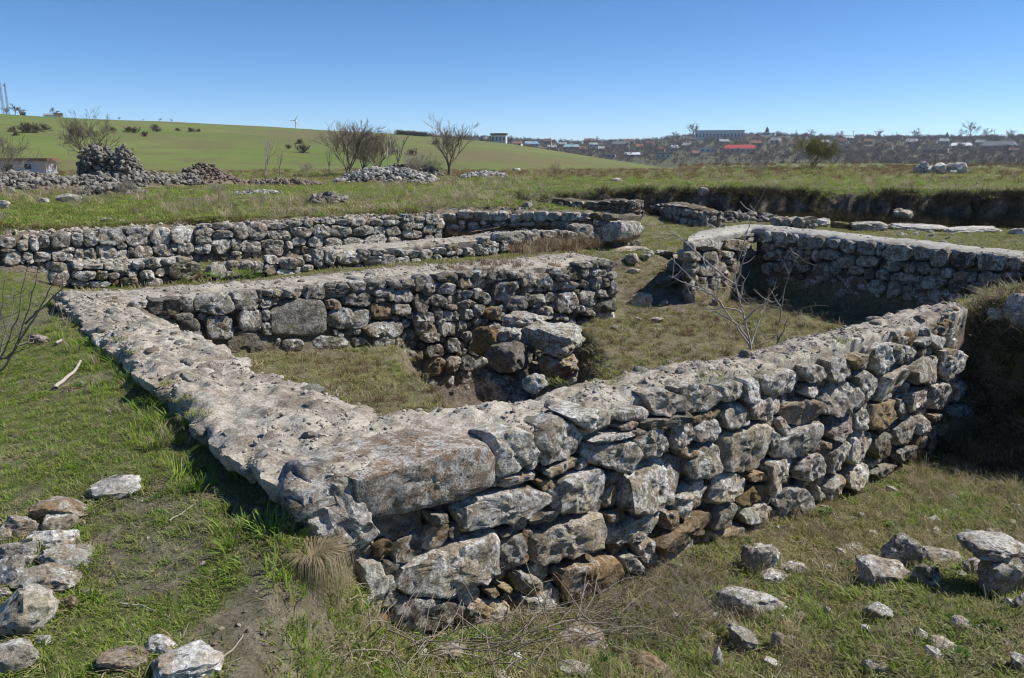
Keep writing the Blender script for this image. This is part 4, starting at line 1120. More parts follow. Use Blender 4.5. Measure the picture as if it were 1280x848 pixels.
GL = 'stones lying on the near turf'
def zr(o_, s, cx, cy, w_, h_): return (o_[0] + cx / s, o_[1] + cy / s, w_ / s, h_ / s)
ZL = ((0, 560), 2.844)
for cx, cy, w_, h_, key, lab, kw in [
    (420, 150, 170, 92, 'w', 'white rounded stone alone on the turf', dict(color=(.60, .575, .53, .8))),
    (232, 246, 182, 62, 't', 'flat tan stone behind the heap at the turf edge', {}),
    (215, 280, 130, 80, 'g', 'grey pitted stone under the flat tan one', {}),
    (65, 295, 145, 92, 'w', 'white crusted stone topmost of the left heap', {}),
    (198, 335, 170, 95, 'l', 'tan and grey stone in the middle of the left heap', {}),
    (58, 385, 145, 110, 'w', 'white lichened stone second from the top of the left heap', {}),
    (38, 458, 112, 122, 'w', 'white stone cut by the frame in the left heap', {}),
    (245, 405, 172, 100, 'g', 'round grey stone at the right side of the left heap', {}),
    (180, 478, 200, 112, 'l', 'flat grey stone below the round one in the left heap', {}),
    (92, 605, 205, 190, 'l', 'largest block of the left heap, flat topped and grey', dict(depth=.9)),
    (250, 560, 72, 62, 't', 'small brown stone beside the largest heap block', {}),
    (55, 762, 165, 130, 'w', 'speckled white stone in the lower left corner', {}),
    (450, 762, 172, 112, 'r', 'rusty tan block at the bottom edge of the turf', dict(color=(.44, .34, .23, .25))),
    (575, 716, 105, 82, 's', 'small grey angular stone behind the white flat one', {}),
    (650, 798, 275, 95, 'w', 'wide white flat stone at the bottom edge', {}),
    (310, 526, 42, 36, 'd', 'tiny dark stone on the turf near the heap', {}),
    (130, 345, 90, 70, 'w', 'small white stone wedged in the heart of the left heap', {}),
    (12, 330, 60, 80, 'w', 'white stone at the frame edge high in the left heap', {}),
    (110, 420, 80, 60, 'g', 'small grey stone between two white ones in the left heap', {}),
    (15, 530, 70, 60, 'w', 'white stone at the frame edge above the largest heap block', {}),
    (120, 295, 70, 50, 'g', 'grey stone behind the topmost white one of the left heap', {}),
    (230, 350, 60, 50, 't', 'small yellowish stone at the right rim of the left heap', {}),
    (190, 575, 50, 44, 'l', 'small pale stone right of the largest heap block', {}),
    (150, 690, 60, 46, 'w', 'small white stone above the speckled corner stone', {})]:
    a = zr(*ZL, cx, cy, w_, h_)
    rock('loose_stone', lab, 'stone', *a, key, int(cx * 7 + cy), GL, **kw)
rock('loose_stone', 'dark brown clod of stone on the far turf near the side wall', 'stone', 50, 426, 26, 16, 'b', 901, GL)
rock('loose_stone', 'small pale stone chip beside the dry stick on turf', 'stone', 102, 481, 9, 7, 'w', 902, GL, sub=3)

GR = 'stones lying in the trench before the front wall'
ZR_ = ((820, 560), 2.783)
for cx, cy, w_, h_, key, lab, kw in [
    (365, 400, 132, 132, 'g', 'grey boulder close to the foot of the front wall', {}),
    (478, 425, 95, 46, 'w', 'flat white slab beside the grey boulder', {}),
    (405, 455, 105, 62, 'l', 'pale stone in front of the grey boulder', {}),
    (318, 550, 262, 125, 'w', 'big white wedge shaped stone lying before the wall', dict(depth=.6)),
    (305, 672, 125, 118, 's', 'flat grey slab leaning in the grass under the wedge stone', dict(tilt=.5, depth=1.1)),
    (420, 686, 42, 74, 'w', 'small white stone right of the leaning slab', dict(sub=3)),
    (214, 736, 46, 98, 'w', 'narrow white stone left of the leaning slab', dict(sub=3)),
    (770, 440, 180, 140, 'g', 'rounded grey boulder of the right cluster', {}),
    (850, 388, 112, 125, 's', 'oblong grey stone leaning on the rounded boulder', dict(tilt=.6, lift=.05)),
    (930, 455, 95, 105, 's', 'upright grey stone right of the leaning oblong one', {}),
    (985, 382, 145, 92, 'w', 'mossy white flat stone behind the right cluster', {}),
    (1190, 468, 142, 160, 'g', 'largest stone of the small pile at the right edge', {}),
    (1238, 398, 150, 105, 'w', 'white cracked stone at the back of the right edge pile', dict(lift=.04)),
    (1110, 418, 75, 80, 'g', 'small grey stone at the left side of the right edge pile', {}),
    (770, 575, 102, 82, 'l', 'pale pitted stone below the rounded boulder', {}),
    (1050, 612, 66, 48, 'w', 'little white stone in the grass below the right cluster', dict(sub=3)),
    (990, 692, 92, 62, 'l', 'low grey stone half sunk in grass at lower right', {}),
    (765, 766, 82, 66, 'w', 'white knobbly stone at the bottom edge, right half', {}),
    (1262, 760, 70, 80, 'w', 'white stone in the lower right corner', {}),
    (1268, 545, 50, 66, 'g', 'grey stone cut by the right frame edge', {}),
    (680, 352, 64, 52, 'g', 'small grey stone behind a green weed in the trench', {})]:
    a = zr(*ZR_, cx, cy, w_, h_)
    rock('loose_stone', lab, 'stone', *a, key, int(cx * 5 + cy * 3), GR, **kw)
for px, py, w_, h_, key, lab in [
    (560, 818, 46, 34, 'l', 'cracked pale stone under the brambles at the wall foot'), (718, 840, 48, 26, 'w', 'white and red stone at the bottom edge, middle'),
    (818, 839, 62, 24, 't', 'tan flat stone at the bottom edge, middle'), (722, 798, 74, 42, 'p', 'half buried pinkish stone behind the dry brush'), (885, 800, 20, 16, 'w', 'tiny white stone among dry grass stems')]:
    rock('loose_stone', lab, 'stone', px, py, w_, h_, key, int(px * 3 + py), GR)

GD = 'stones lying in the doorway gap'
ZD = ((760, 280), 6.055)
for cx, cy, w_, h_, key, lab, kw in [
    (180, 308, 112, 80, 'g', 'upper of two stacked grey stones left in the doorway gap', dict(lift=.06)),
    (195, 368, 115, 46, 'l', 'lower flat stone of the stacked pair in the doorway gap', {}),
    (250, 592, 185, 125, 'l', 'pale broad stone near the back wall end in the gap', {}),
    (545, 268, 145, 66, 'l', 'sandy flat stone against the corner wall end', {}),
    (540, 348, 215, 105, 'd', 'dark squared slab at the foot of the corner wall', {}),
    (470, 452, 255, 95, 'd', 'long dark stone step below the squared slab', {}),
    (630, 385, 95, 80, 's', 'bluish white stone standing before the corner wall', dict(color=(.52, .54, .56, .9))),
    (150, 195, 330, 52, 'g', 'long flat threshold slab beside the grass', dict(depth=.5, minh=.12)),
    (440, 236, 225, 46, 's', 'second flat threshold slab nearer the corner wall', dict(depth=.6, minh=.14)),
    (365, 730, 125, 56, 'g', 'low grey stone in front of the pale broad one', {}),
    (45, 792, 66, 46, 'l', 'small pale stone at the back wall foot', dict(sub=3)),
    (228, 722, 52, 32, 'w', 'little white stone between two gap stones', dict(sub=3)),
    (110, 145, 90, 46, 'g', 'grey stone under the rough end block', dict(sub=3)),
    (285, 292, 88, 46, 'w', 'pale thin stone beside the green tuft in the gap', dict(sub=3)),
    (805, 602, 56, 66, 'p', 'pinkish white stone at the corner wall foot', dict(sub=3)),
    (430, 606, 70, 36, 'w', 'white chip lying in the corner wall shadow', dict(sub=3))]:
    a = zr(*ZD, cx, cy, w_, h_)
    rock('loose_stone', lab, 'stone', *a, key, int(cx * 3 + cy * 11), GD, **kw)
rock('loose_stone', 'pale wedge stone at the edge of the dark hole', 'stone', 570, 487, 46, 32, 'l', 77)

rock('boulder', 'grey white boulder on the bank beyond the front wall end', 'stone', 1268, 440, 44, 42, 'g', 79, depth=1.0)
rock('boulder', 'small white crusted stone on the bank top by the wall end', 'stone', 1244, 420, 24, 18, 'w', 80)

# blocks around the hole in the room
GH = 'blocks fallen into the room hole'
def block(label, x, y, z, sx_, sy_, sz_, key, seed, rz=0.0, rx=0.0, ry=0.0, group=None, name='fallen_block', sub=4, cub=.75, ncut=5):
    V, F = rock_np(sub, seed, ncut, 1.0, cub)
    me = mesh_np(name, V * np.array([sx_ / 2, sy_ / 2, sz_ / 2]), F, True, 36, STONE)
    o = link(name, me, None, (x, y, z)); o.rotation_euler = (rx, ry, rz); o.color = jit(PAL[key], random.Random(seed), .06)
    return setp(o, label, 'stone', group)
def pos(px, py, y):
    d = ray(px, py); t = y / d[1]; return d[0] * t, y, CAM_Z + d[2] * t
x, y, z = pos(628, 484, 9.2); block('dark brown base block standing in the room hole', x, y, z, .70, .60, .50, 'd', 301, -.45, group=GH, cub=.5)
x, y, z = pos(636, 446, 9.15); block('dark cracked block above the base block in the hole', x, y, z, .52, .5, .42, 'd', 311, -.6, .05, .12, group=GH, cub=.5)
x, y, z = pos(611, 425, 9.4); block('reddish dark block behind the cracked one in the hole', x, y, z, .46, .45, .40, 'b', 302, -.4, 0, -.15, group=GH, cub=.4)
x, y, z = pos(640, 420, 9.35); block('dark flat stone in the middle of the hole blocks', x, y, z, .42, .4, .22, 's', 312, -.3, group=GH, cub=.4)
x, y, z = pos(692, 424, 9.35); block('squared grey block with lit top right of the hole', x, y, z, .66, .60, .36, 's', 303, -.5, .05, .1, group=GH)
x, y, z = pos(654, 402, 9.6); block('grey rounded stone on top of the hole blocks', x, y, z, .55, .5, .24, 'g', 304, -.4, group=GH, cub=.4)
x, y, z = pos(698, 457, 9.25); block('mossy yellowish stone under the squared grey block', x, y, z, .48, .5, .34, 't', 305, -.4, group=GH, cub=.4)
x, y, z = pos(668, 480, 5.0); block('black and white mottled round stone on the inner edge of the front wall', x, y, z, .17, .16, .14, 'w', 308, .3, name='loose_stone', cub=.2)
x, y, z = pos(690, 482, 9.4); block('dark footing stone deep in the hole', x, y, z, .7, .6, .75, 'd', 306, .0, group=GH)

gp_ = ground_hit(1246, 762)
x, y, z = pos(1239, 682, gp_[1] + .34); block('flat grey stone crowning the small pile at the right edge', x, y, z, .33, .28, .13, 'g', 307, .1, group=GR, name='loose_stone', cub=.3)
# big stones and slabs behind the corner wall
GS = 'slabs and footing stones behind the corner wall'
for px, py, w_, h_, key, lab, kw in [
    (1000, 280, 42, 17, 'g', 'grey slab left of the footing stones behind the corner wall', dict(depth=.8)), (1028, 281, 24, 14, 'w', 'white cracked footing stone behind the corner wall', {}),
    (1052, 283, 24, 12, 'b', 'dark brown footing stone between two grey ones', {}), (1084, 285, 42, 14, 'g', 'long grey footing stone left of the white slabs', dict(depth=.7)),
    (1146, 286, 62, 9, 'w', 'white dressed slab lying by the bank, left one', dict(depth=.5, color=(.62, .60, .56, .5), ncut=4, minh=.1)), (1214, 288.5, 72, 9, 'w', 'white dressed slab lying by the bank, right one', dict(depth=.45, color=(.62, .60, .56, .5), ncut=4, minh=.1)),
    (1128, 272, 24, 18, 'g', 'round grey boulder at the foot of the bank', {}),
    (1272, 291, 22, 9, 'g', 'low stone near the bank at the right frame edge', dict(sub=3)),
    (877, 263, 16, 9, 'l', 'pale rough stone at the bank corner', dict(sub=3, sink=.4)), (871, 266, 20, 12, 'l', 'pale stone below the bank corner', dict(sub=3)), (838, 274, 9, 6, 'd', 'small dark stone in the grass by the tumbled wall', dict(sub=3)),
    (799, 287, 14, 10, 'd', 'dark clod in the middle of the grassy gap', dict(sub=3))]:
    rock('loose_stone', lab, 'stone', px, py, w_, h_, key, int(px * 13 + py), GS, **kw)
# stones on the far left turf
for px, py, w_, h_, key, lab in [(5, 258, 14, 11, 'w', 'pale stone on the far turf at the left frame edge'), (56, 252, 11, 7, 'l', 'small pale stone on the far turf left of the low rubble'),
                                 (86, 250, 28, 12, 'g', 'low grey stone cluster piece on the far turf'), (153, 277, 8, 4, 'w', 'tiny white stone on the terrace edge'), (135, 276, 16, 5, 'l', 'flat pale stone set in the terrace edge'),
                                 (645, 213, 12, 6, 'w', 'pale stone in front of the olive shrub'), (770, 226, 14, 6, 'l', 'pale stone on the far meadow edge')]:
    rock('loose_stone', lab, 'stone', px, py, w_, h_, key, int(px * 17 + py), 'stones on the far turf', sub=3)

# ---- rubble heaps: stones too small to pick apart singly, joined into one part
def joined_rocks(name, pts, sizes, seed, mat, flat=.7):
    V = []; F = []; n0 = 0; cache = {}
    q = np.random.default_rng(seed)
    for i, (p, s) in enumerate(zip(pts, sizes)):
        if i % 30 not in cache: cache[i % 30] = rock_np(1, int(seed * 1000 + i % 30), 4, .9, .3)
        v, f = cache[i % 30]
        a = q.uniform(0, 6.28); c, s_ = math.cos(a), math.sin(a)
        v = v * np.array([1, .8, flat]) * s * .5
        t = q.normal(0, .5); v = np.stack([v[:, 0] * math.cos(t) - v[:, 2] * math.sin(t), v[:, 1], v[:, 0] * math.sin(t) + v[:, 2] * math.cos(t)], 1)
        v = np.stack([v[:, 0] * c - v[:, 1] * s_, v[:, 0] * s_ + v[:, 1] * c, v[:, 2]], 1) + p
        V.append(v); F += [[k + n0 for k in t_] for t_ in f]; n0 += len(v)
    me = mesh_np(name, np.concatenate(V), F, False, None, mat)
    at = me.attributes.new('tint', 'FLOAT', 'POINT')
    at.data.foreach_set('value', np.repeat(q.random(len(sizes)), len(ico(1)[0])).astype(np.float32))
    return me

def mat_rubble(name, a, b_, c3):
    m, nt, bs = new_mat(name)
    at = N(nt, 'ShaderNodeAttribute', attribute_name='tint'); g = N(nt, 'ShaderNodeNewGeometry')
    n = noise(nt, g.outputs['Position'], 8, 5, .7)
    c = mixc(nt, at.outputs['Fac'], a, b_); c = mixc(nt, ramp(nt, n, .5, .62, 0, .6), c, c3)
    nt.links.new(c, bs.inputs['Base Color']); nt.links.new(bump(nt, n, .8, .05), bs.inputs['Normal'])
    return m
RUB_G = mat_rubble('grey_rubble', (.085, .078, .066), (.27, .245, .205), (.36, .34, .30))
RUB_R = mat_rubble('reddish_rubble', (.11, .085, .068), (.25, .19, .15), (.32, .28, .235))
RUB_W = mat_rubble('white_rubble', (.16, .15, .13), (.52, .49, .44), (.12, .11, .09))

def heap(label, a, b_, hgt, wid, n, smin, smax, mat, seed, prof=None):
    """a rubble heap running from picture point a to b_ along the turf"""
    A_ = ground_hit(*a); B_ = ground_hit(*b_); q = np.random.default_rng(seed)
    e = empty('rubble_heap', (*((A_ + B_) / 2)[:2], (A_[2] + B_[2]) / 2), label, 'stone heap', 'rubble heaps on the far turf')
    t = q.random(n); w_ = q.normal(0, .38, n).clip(-1, 1)
    prof = prof or (lambda t_: np.sin(np.pi * np.clip(t_, .02, .98)) ** .5)
    h = hgt * prof(t) * (1 - np.abs(w_) ** 1.3) * (.65 + .35 * q.random(n))
    d = (B_ - A_)[:2]; nn = np.array((-d[1], d[0])) / np.linalg.norm(d)
    xy = A_[None, :2] + d[None] * t[:, None] + nn[None] * (w_ * wid * (.5 + .5 * prof(t)))[:, None]
    z = tz(xy[:, 0], xy[:, 1]) + h
    pts = np.concatenate([xy, z[:, None]], 1)
    s = smin + (smax - smin) * q.random(n) ** 2
    o = link('stones', joined_rocks('stones', pts - np.array(e.location)[None], s, seed, mat), e); o['kind'] = 'stuff'
    # the earth and small rubble inside
    m = 26; k = 7; V = []
    for i in range(m):
        tt = i / (m - 1)
        for j in range(k):
            ww = -1 + 2 * j / (k - 1); p = A_[:2] + d * tt + nn * ww * wid * (.5 + .5 * float(prof(np.array(tt))))
            V.append((p[0] - e.location[0], p[1] - e.location[1], A_[2] * (1 - tt) + B_[2] * tt - .05 + hgt * .72 * float(prof(np.array(tt))) * (1 - abs(ww) ** 1.3) - e.location[2]))
    F = [(i * k + j, i * k + j + 1, (i + 1) * k + j + 1, (i + 1) * k + j) for i in range(m - 1) for j in range(k - 1)]
    link('earth_core', mesh_np('earth_core', V, F, True, None, EARTH), e)
    return e
heap('long grey rubble bank at the foot of the ruined stump', (-60, 240), (245, 232), .62, 1.6, 2600, .07, .30, RUB_G, 61, lambda t: .55 + .45 * np.abs(np.sin(t * 7)) * np.clip(1 - (t - .5) ** 2, 0, 1))
heap('reddish brown stone heap with a rounded crown', (195, 232), (320, 229), .80, 1.7, 1300, .08, .24, RUB_R, 62, lambda t: np.exp(-((t - .45) / .25) ** 2) * .95 + .08)
heap('low tail of pale rubble right of the reddish heap', (300, 231), (402, 232), .22, .9, 420, .08, .24, RUB_R, 63)
heap('white and grey rubble heap between the bare bushes and the small tree', (426, 228), (545, 228), .62, 1.5, 1500, .06, .34, RUB_W, 64)
heap('dark grey rubble behind the white heap', (470, 222), (552, 221), .75, 1.0, 500, .10, .30, RUB_G, 65)
heap('small pale rubble strip right of the small bare tree', (578, 223), (632, 222), .34, .8, 260, .10, .34, RUB_W, 66)
heap('low scattered rubble on the far turf before the ruined stump', (95, 246), (178, 243), .28, .8, 160, .12, .40, RUB_G, 67)
heap('flat pale rubble patch on the right of the far turf', (295, 244), (352, 243), .10, .6, 150, .08, .22, RUB_W, 68)
heap('grey rubble patch beside the terrace, near the bushes', (390, 255), (432, 253), .22, .6, 150, .10, .26, RUB_G, 69)

heap('low rubble line between the tumbled wall and the footing stones', (884, 274), (968, 277), .16, .5, 130, .10, .42, RUB_G, 60)
heap('low tumbled rubble between the middle wall and the curved wall', (560, 296), (668, 286), .22, .45, 150, .10, .34, RUB_G, 58)
# white stone pile on the right meadow: its few boulders can be told apart
gh = ground_hit(1175, 218)
e = empty('rock_pile', tuple(gh), 'pile of white boulders on the right meadow', 'stone pile')
sc_ = math.hypot(gh[0], gh[1]) / FPX
q = random.Random(70)
for i, (dx, dz, w_, h_) in enumerate([(-21, 4, 14, 9), (-18, 9, 10, 8), (-10, 5, 14, 11), (-3, 7, 14, 10), (4, 4, 15, 9), (8, 9, 10, 6), (14, 4, 13, 9), (21, 6, 15, 13), (-12, 2, 14, 6), (12, 2, 14, 6), (0, 2, 14, 6)]):
    V, F = rock_np(3, 700 + i, 9)
    me = mesh_np('boulder', V * np.array([w_, w_ * .9, h_]) * sc_ * .55, F, True, 36, STONE)
    o = link('boulder', me, e, (dx * sc_, q.uniform(-.25, .25), dz * sc_)); o.color = (.55, .54, .51, .8)

# ---- the ruined stump of a tower on the rubble bank
gs = ground_hit(140, 234)
d_ = math.hypot(gs[0], gs[1]) / FPX
SKX = .84
e = empty('ruined_stump', tuple(gs), 'ragged stump of ruined rubble masonry above the stone bank', 'ruin')
pts = []; q = np.random.default_rng(81)
for px, top in [(x_, float(np.interp(x_, [103, 107, 112, 124, 132, 139, 143, 149, 158, 166, 172, 175], [221, 208, 199, 189, 191, 199, 205, 194, 190, 197, 201, 211]))) for x_ in np.arange(103, 176, 2.6)]:
    for dy in (-.45, -.2, .05, .3, .55):
        yy = 238; tj = top + q.normal(0, 2.2)
        while yy > tj:
            pts.append(((px - 140 + q.normal(0, 1.2)) * d_ * SKX, dy * .8 + q.normal(0, .07), (235 - yy) * d_ * .93 + q.normal(0, .03))); yy -= 3.3
pts = np.array(pts)
o = link('masonry', joined_rocks('masonry', pts, np.clip(.10 + .17 * q.random(len(pts)) ** 2, 0, 1), 82, RUB_G, .75), e); o['kind'] = 'stuff'
V = [(x_ * d_ * SKX, yy, z_ * d_ * .88) for yy in (-.28, .42) for x_, z_ in ((-35, -2), (-30, 22), (-18, 36), (1, 25), (14, 36), (29, 28), (33, -2))]
F = [tuple(range(7)), tuple(range(13, 6, -1))] + [(i, 7 + i, 7 + (i + 1) % 7, (i + 1) % 7) for i in range(7)]
link('core', mesh_np('core', V, F, False, None, CORE), e)

# ================================================================== TREES AND BUSHES
def grow(T, p, d, ln, r, lev, q, up=.25, nch=(3, 5), ang=.55, shrink=.68, rmin=.004, sides=4, kink=.10):
    """a limb and, from it, its side limbs"""
    npt = 4 if lev > 0 else 3
    pts = [Vector(p)]; dd = Vector(d).normalized()
    for i in range(npt - 1):
        dd = (dd + Vector((q.gauss(0, kink), q.gauss(0, kink), q.gauss(0, kink) + up * .12))).normalized()
        pts.append(pts[-1] + dd * ln / (npt - 1))
    rad = [max(rmin, r * (1 - .5 * i / (npt - 1))) for i in range(npt)]
    T.tube([tuple(v) for v in pts], rad, sides if r > .02 else 3)
    if lev <= 0: return
    n = q.randint(*nch)
    for k in range(n):
        t = q.uniform(.35, 1.0) if k else 1.0
        i = min(int(t * (npt - 1)), npt - 2); f = t * (npt - 1) - i
        b_ = pts[i].lerp(pts[i + 1], f)
        ax = dd.cross(Vector((q.gauss(0, 1), q.gauss(0, 1), q.gauss(0, 1))))
        if ax.length < 1e-4: continue
        nd = Matrix.Rotation(ang * q.uniform(.5, 1.35), 3, ax.normalized()) @ dd
        nd = (nd + Vector((0, 0, up * .5))).normalized()
        grow(T, b_, nd, ln * shrink * q.uniform(.75, 1.15), r * .55, lev - 1, q, up, nch, ang, shrink, rmin, sides, kink)

def bare_tree(name, label, cat, px, py, hpx, seed, group=None, stems=1, trunk=.28, lev=5, nch=(3, 4), ang=.5, r=.03, mat=None, up=.3, lean=.0, loc=None, rmin=.005, shrink=.68, spread=.25):
    g = ground_hit(px, py) if loc is None else np.array(loc)
    dist = math.hypot(g[0], g[1]); h = hpx / FPX * dist
    e = empty(name, (g[0], g[1], g[2] - .03), label, cat, group)
    q = random.Random(seed); mat = mat or M_BARK
    Tt = Tubes(); Tc = Tubes()
    for s in range(stems):
        a = q.uniform(0, 6.28); sp = (spread if stems > 1 else 0)
        d = Vector((math.cos(a) * sp + lean, math.sin(a) * sp, 1)).normalized()
        base = Vector((math.cos(a), math.sin(a), 0)) * (.06 * h if stems > 1 else 0)
        tl = h * trunk * q.uniform(.8, 1.15)
        p1 = base + d * tl
        R = h * r / math.sqrt(stems) * 1.1
        Tt.tube([tuple(base - Vector((0, 0, .1))), tuple(base.lerp(p1, .3)), tuple(base.lerp(p1, .7)), tuple(p1)], [R * 1.25, R, R * .85, R * .75], 7)
        n = q.randint(3, 5)
        for k in range(n):
            a2 = 6.283 * k / n + q.uniform(-.4, .4)
            nd = (d + Vector((math.cos(a2), math.sin(a2), 0)) * ang * q.uniform(.6, 1.2)).normalized()
            grow(Tc, p1 - d * tl * q.uniform(0, .25), nd, h * .33 * q.uniform(.85, 1.15), R * .6, lev - 1, q, up, nch, ang, shrink, rmin * h / 3.3, 4)
    link('trunk', Tt.mesh('trunk', mat), e)
    zmx = max(v[2] for v in Tc.v); k = h / zmx
    Tc.v = [(x_ * .5 + x_ * .5 * k, y_ * .5 + y_ * .5 * k, z_ if z_ < h * trunk else h * trunk + (z_ - h * trunk) * (h - h * trunk) / (zmx - h * trunk)) for x_, y_, z_ in Tc.v]
    link('crown', Tc.mesh('crown', mat), e)
    return e

bare_tree('bare_tree', 'bare round crowned tree standing alone in front of the green field', 'tree', 562, 221, 78, 402, None, 1, .20, 6, (3, 3), .50, .030, rmin=.006, up=.28, shrink=.76)
bare_tree('bare_tree', 'bare spreading tree behind the ruined stump', 'tree', 106, 219, 74, 403, None, 2, .14, 6, (3, 3), .62, .032, rmin=.006, up=.3, shrink=.72, spread=.2)
for i, (px, py, h_, st, lab) in enumerate([(452, 219, 66, 3, 'dense bare bushy tree in the middle of the thicket'), (432, 221, 70, 2, 'thin bare tree at the left side of the thicket'), (470, 219, 62, 3, 'bare bushy tree at the right side of the thicket')]):
    bare_tree('bare_tree', lab, 'tree', px, py, h_, 410 + i, 'bare thicket beside the white rubble', st, .15, 5, (3, 4), .5, .022, rmin=.0055, shrink=.72, up=.15)
for i, (px, py, h_, lab) in enumerate([(328, 221, 54, 'slender forked pale sapling alone left of the thicket'), (486, 222, 50, 'straight pale sapling right of the thicket'), (498, 221, 60, 'leaning thin sapling between thicket and small tree'), (412, 222, 40, 'short thin sapling left of the thicket'), (350, 222, 34, 'short pale shoot right of the forked sapling')]):
    bare_tree('bare_sapling', lab, 'sapling', px, py, h_, 420 + i, 'saplings on the far turf', 1 if i else 2, .35, 3, (2, 3), .3, .014, M_PALEBARK if i < 2 else M_TWIG, .6, rmin=.006)
for i, (px, py, h_, st, lab) in enumerate([(-6, 234, 66, 6, 'large grey bare shrub at the left frame edge before the hut'), (60, 222, 26, 4, 'brown bare shrub right of the small hut'), (526, 222, 36, 5, 'grey low shrub between the rubble and the small tree'), (540, 221, 28, 4, 'small grey shrub left of the small tree trunk'),
                                           (160, 245, 22, 6, 'low grey twiggy shrub below the ruined stump'), (95, 262, 22, 3, 'small dry weed shrub on the far turf'), (270, 243, 16, 5, 'low dry shrub in front of the reddish heap'), (385, 219, 18, 4, 'tiny bare shrub behind the turf edge')]):
    bare_tree('bare_shrub', lab, 'shrub', px, py, h_, 430 + i, 'bare shrubs on the far turf', st, .12, 4, (3, 5), .6, .014, M_TWIG if i != 1 else M_BARK, .2, rmin=.005, spread=.5)
M_OLIVETREE = mat_var('olive_shrub', (.17, .165, .06), (.36, .33, .14), .85, .3)
e = bare_tree('olive_shrub', 'olive green leafing shrub tree on the right meadow', 'shrub', 1013, 212, 46, 440, None, 5, .14, 5, (3, 4), .6, .02, M_OLIVETREE, .2, rmin=.007, spread=.5)
q = random.Random(441)
crown = [o for o in e.children if o.name.startswith('crown')][0]
cv = [v.co.copy() for v in crown.data.vertices]
V = []; F = []
for _ in range(4200):
    c = q.choice(cv) + Vector((q.gauss(0, .06), q.gauss(0, .06), q.gauss(0, .06))); s = q.uniform(.018, .045)
    a = Vector((q.gauss(0, 1), q.gauss(0, 1), q.gauss(0, 1))).normalized(); b_ = a.cross(Vector((q.gauss(0, 1), q.gauss(0, 1), q.gauss(0, 1)))).normalized()
    n0 = len(V); V += [tuple(c - a * s), tuple(c + b_ * s * .5), tuple(c + a * s), tuple(c - b_ * s * .5)]; F.append((n0, n0 + 1, n0 + 2, n0 + 3))
link('foliage', mesh_np('foliage', V, F, True, None, M_OLIVETREE), e)
bare_tree('bare_shrub', 'low grey shrub left of the olive shrub tree', 'shrub', 948, 217, 20, 442, None, 6, .1, 4, (3, 4), .7, .012, M_TWIG, .1, rmin=.007, spread=.8)
bare_tree('bare_shrub', 'thin upright dry shrub at the field edge, middle', 'shrub', 696, 226, 24, 443, None, 6, .1, 3, (3, 4), .4, .010, M_DRY, .5, rmin=.006, spread=.4)

# ---- the sapling in the near room: its stems drawn after the photograph, set at their own depths
def stems_at(name, label, cat, y0, lines, mat, r0, seed, ground_px):
    q = random.Random(seed); T = Tubes(); d = ray(*ground_px); t = y0 / d[1]
    bx, by = d[0] * t, y0; bz = tz1(bx, by)
    for L_ in lines:
        off = q.uniform(-.35, .35); pts = []; n = len(L_)
        for i, (px, py) in enumerate(L_):
            f = i / (n - 1); p = pos(px, py, y0 + off * f); pts.append(Vector(p))
        if L_[0] == 'x': continue
        fine = []
        for i in range(n - 1):
            for k in range(4): fine.append(pts[i].lerp(pts[i + 1], k / 4) + Vector((q.gauss(0, .004), q.gauss(0, .004), q.gauss(0, .004))))
        fine.append(pts[-1])
        m = len(fine)
        T.tube([tuple(v - Vector((bx, by, bz))) for v in fine], [max(.0025, r0 * (1 - .8 * i / (m - 1))) for i in range(m)], 5)
        for _ in range(max(2, m // 3)):
            v = q.choice(fine[m // 4:]); dd = Vector((q.gauss(0, 1), q.gauss(0, .6), q.gauss(.3, .6))).normalized(); ln = q.uniform(.06, .28)
            p2 = v + dd * ln * .5; p3 = p2 + (dd + Vector((0, 0, .4))).normalized() * ln * .5
            T.tube([tuple(a - Vector((bx, by, bz))) for a in (v, p2, p3)], [.0035, .0028, .0018], 3)
    o = link(name, T.mesh(name, mat), None, (bx, by, bz))
    return setp(o, label, cat)
stems_at('bare_sapling', 'pale leafless sapling with arching branches inside the near room', 'sapling', 8.6, [
    [(944, 478), (938, 430), (931, 400), (927, 387), (922, 366), (918, 351), (924, 323), (932, 297), (941, 268), (944, 258)], [(920, 356), (914, 353), (884, 328), (860, 305), (848, 296), (838, 288)],
    [(942, 445), (935, 428), (915, 400), (902, 382), (890, 368), (869, 352), (850, 334), (838, 322)], [(920, 356), (925, 339), (930, 323), (933, 305)], [(928, 392), (924, 389), (903, 384), (886, 388), (864, 373)],
    [(926, 372), (929, 354), (931, 348)], [(904, 384), (896, 371), (898, 350)], [(938, 430), (945, 412), (952, 390), (962, 372)], [(890, 368), (872, 360), (852, 352), (836, 345)], [(931, 400), (946, 385), (962, 378), (975, 376)],
    [(936, 425), (920, 404), (905, 395), (880, 384)]], M_PALEBARK, .0125, 451, (944, 478))
stems_at('bare_sapling', 'thin dark upright stem right of the pale sapling', 'sapling', 8.9, [[(968, 475), (971, 430), (976, 385), (982, 356), (992, 330), (996, 318)], [(976, 385), (968, 372), (962, 360)], [(971, 430), (980, 410), (986, 396)]], M_TWIG, .010, 452, (968, 475))
stems_at('bare_shrub', 'dark thin stemmed bare shrub on the turf at the left frame edge', 'shrub', 5.6, [
    [(-12, 478), (8, 455), (22, 430), (36, 385), (46, 345), (50, 322)], [(-12, 478), (5, 440), (22, 400), (30, 350), (36, 330)], [(-14, 478), (0, 440), (14, 400), (20, 360)], [(10, 450), (30, 418), (58, 372), (75, 338)], [(30, 405), (52, 385), (78, 362), (100, 340)],
    [(-14, 480), (-6, 430), (2, 390), (6, 350)], [(4, 448), (18, 440), (34, 436)], [(20, 432), (40, 428), (50, 420)]], M_BARK, .009, 453, (-12, 478))

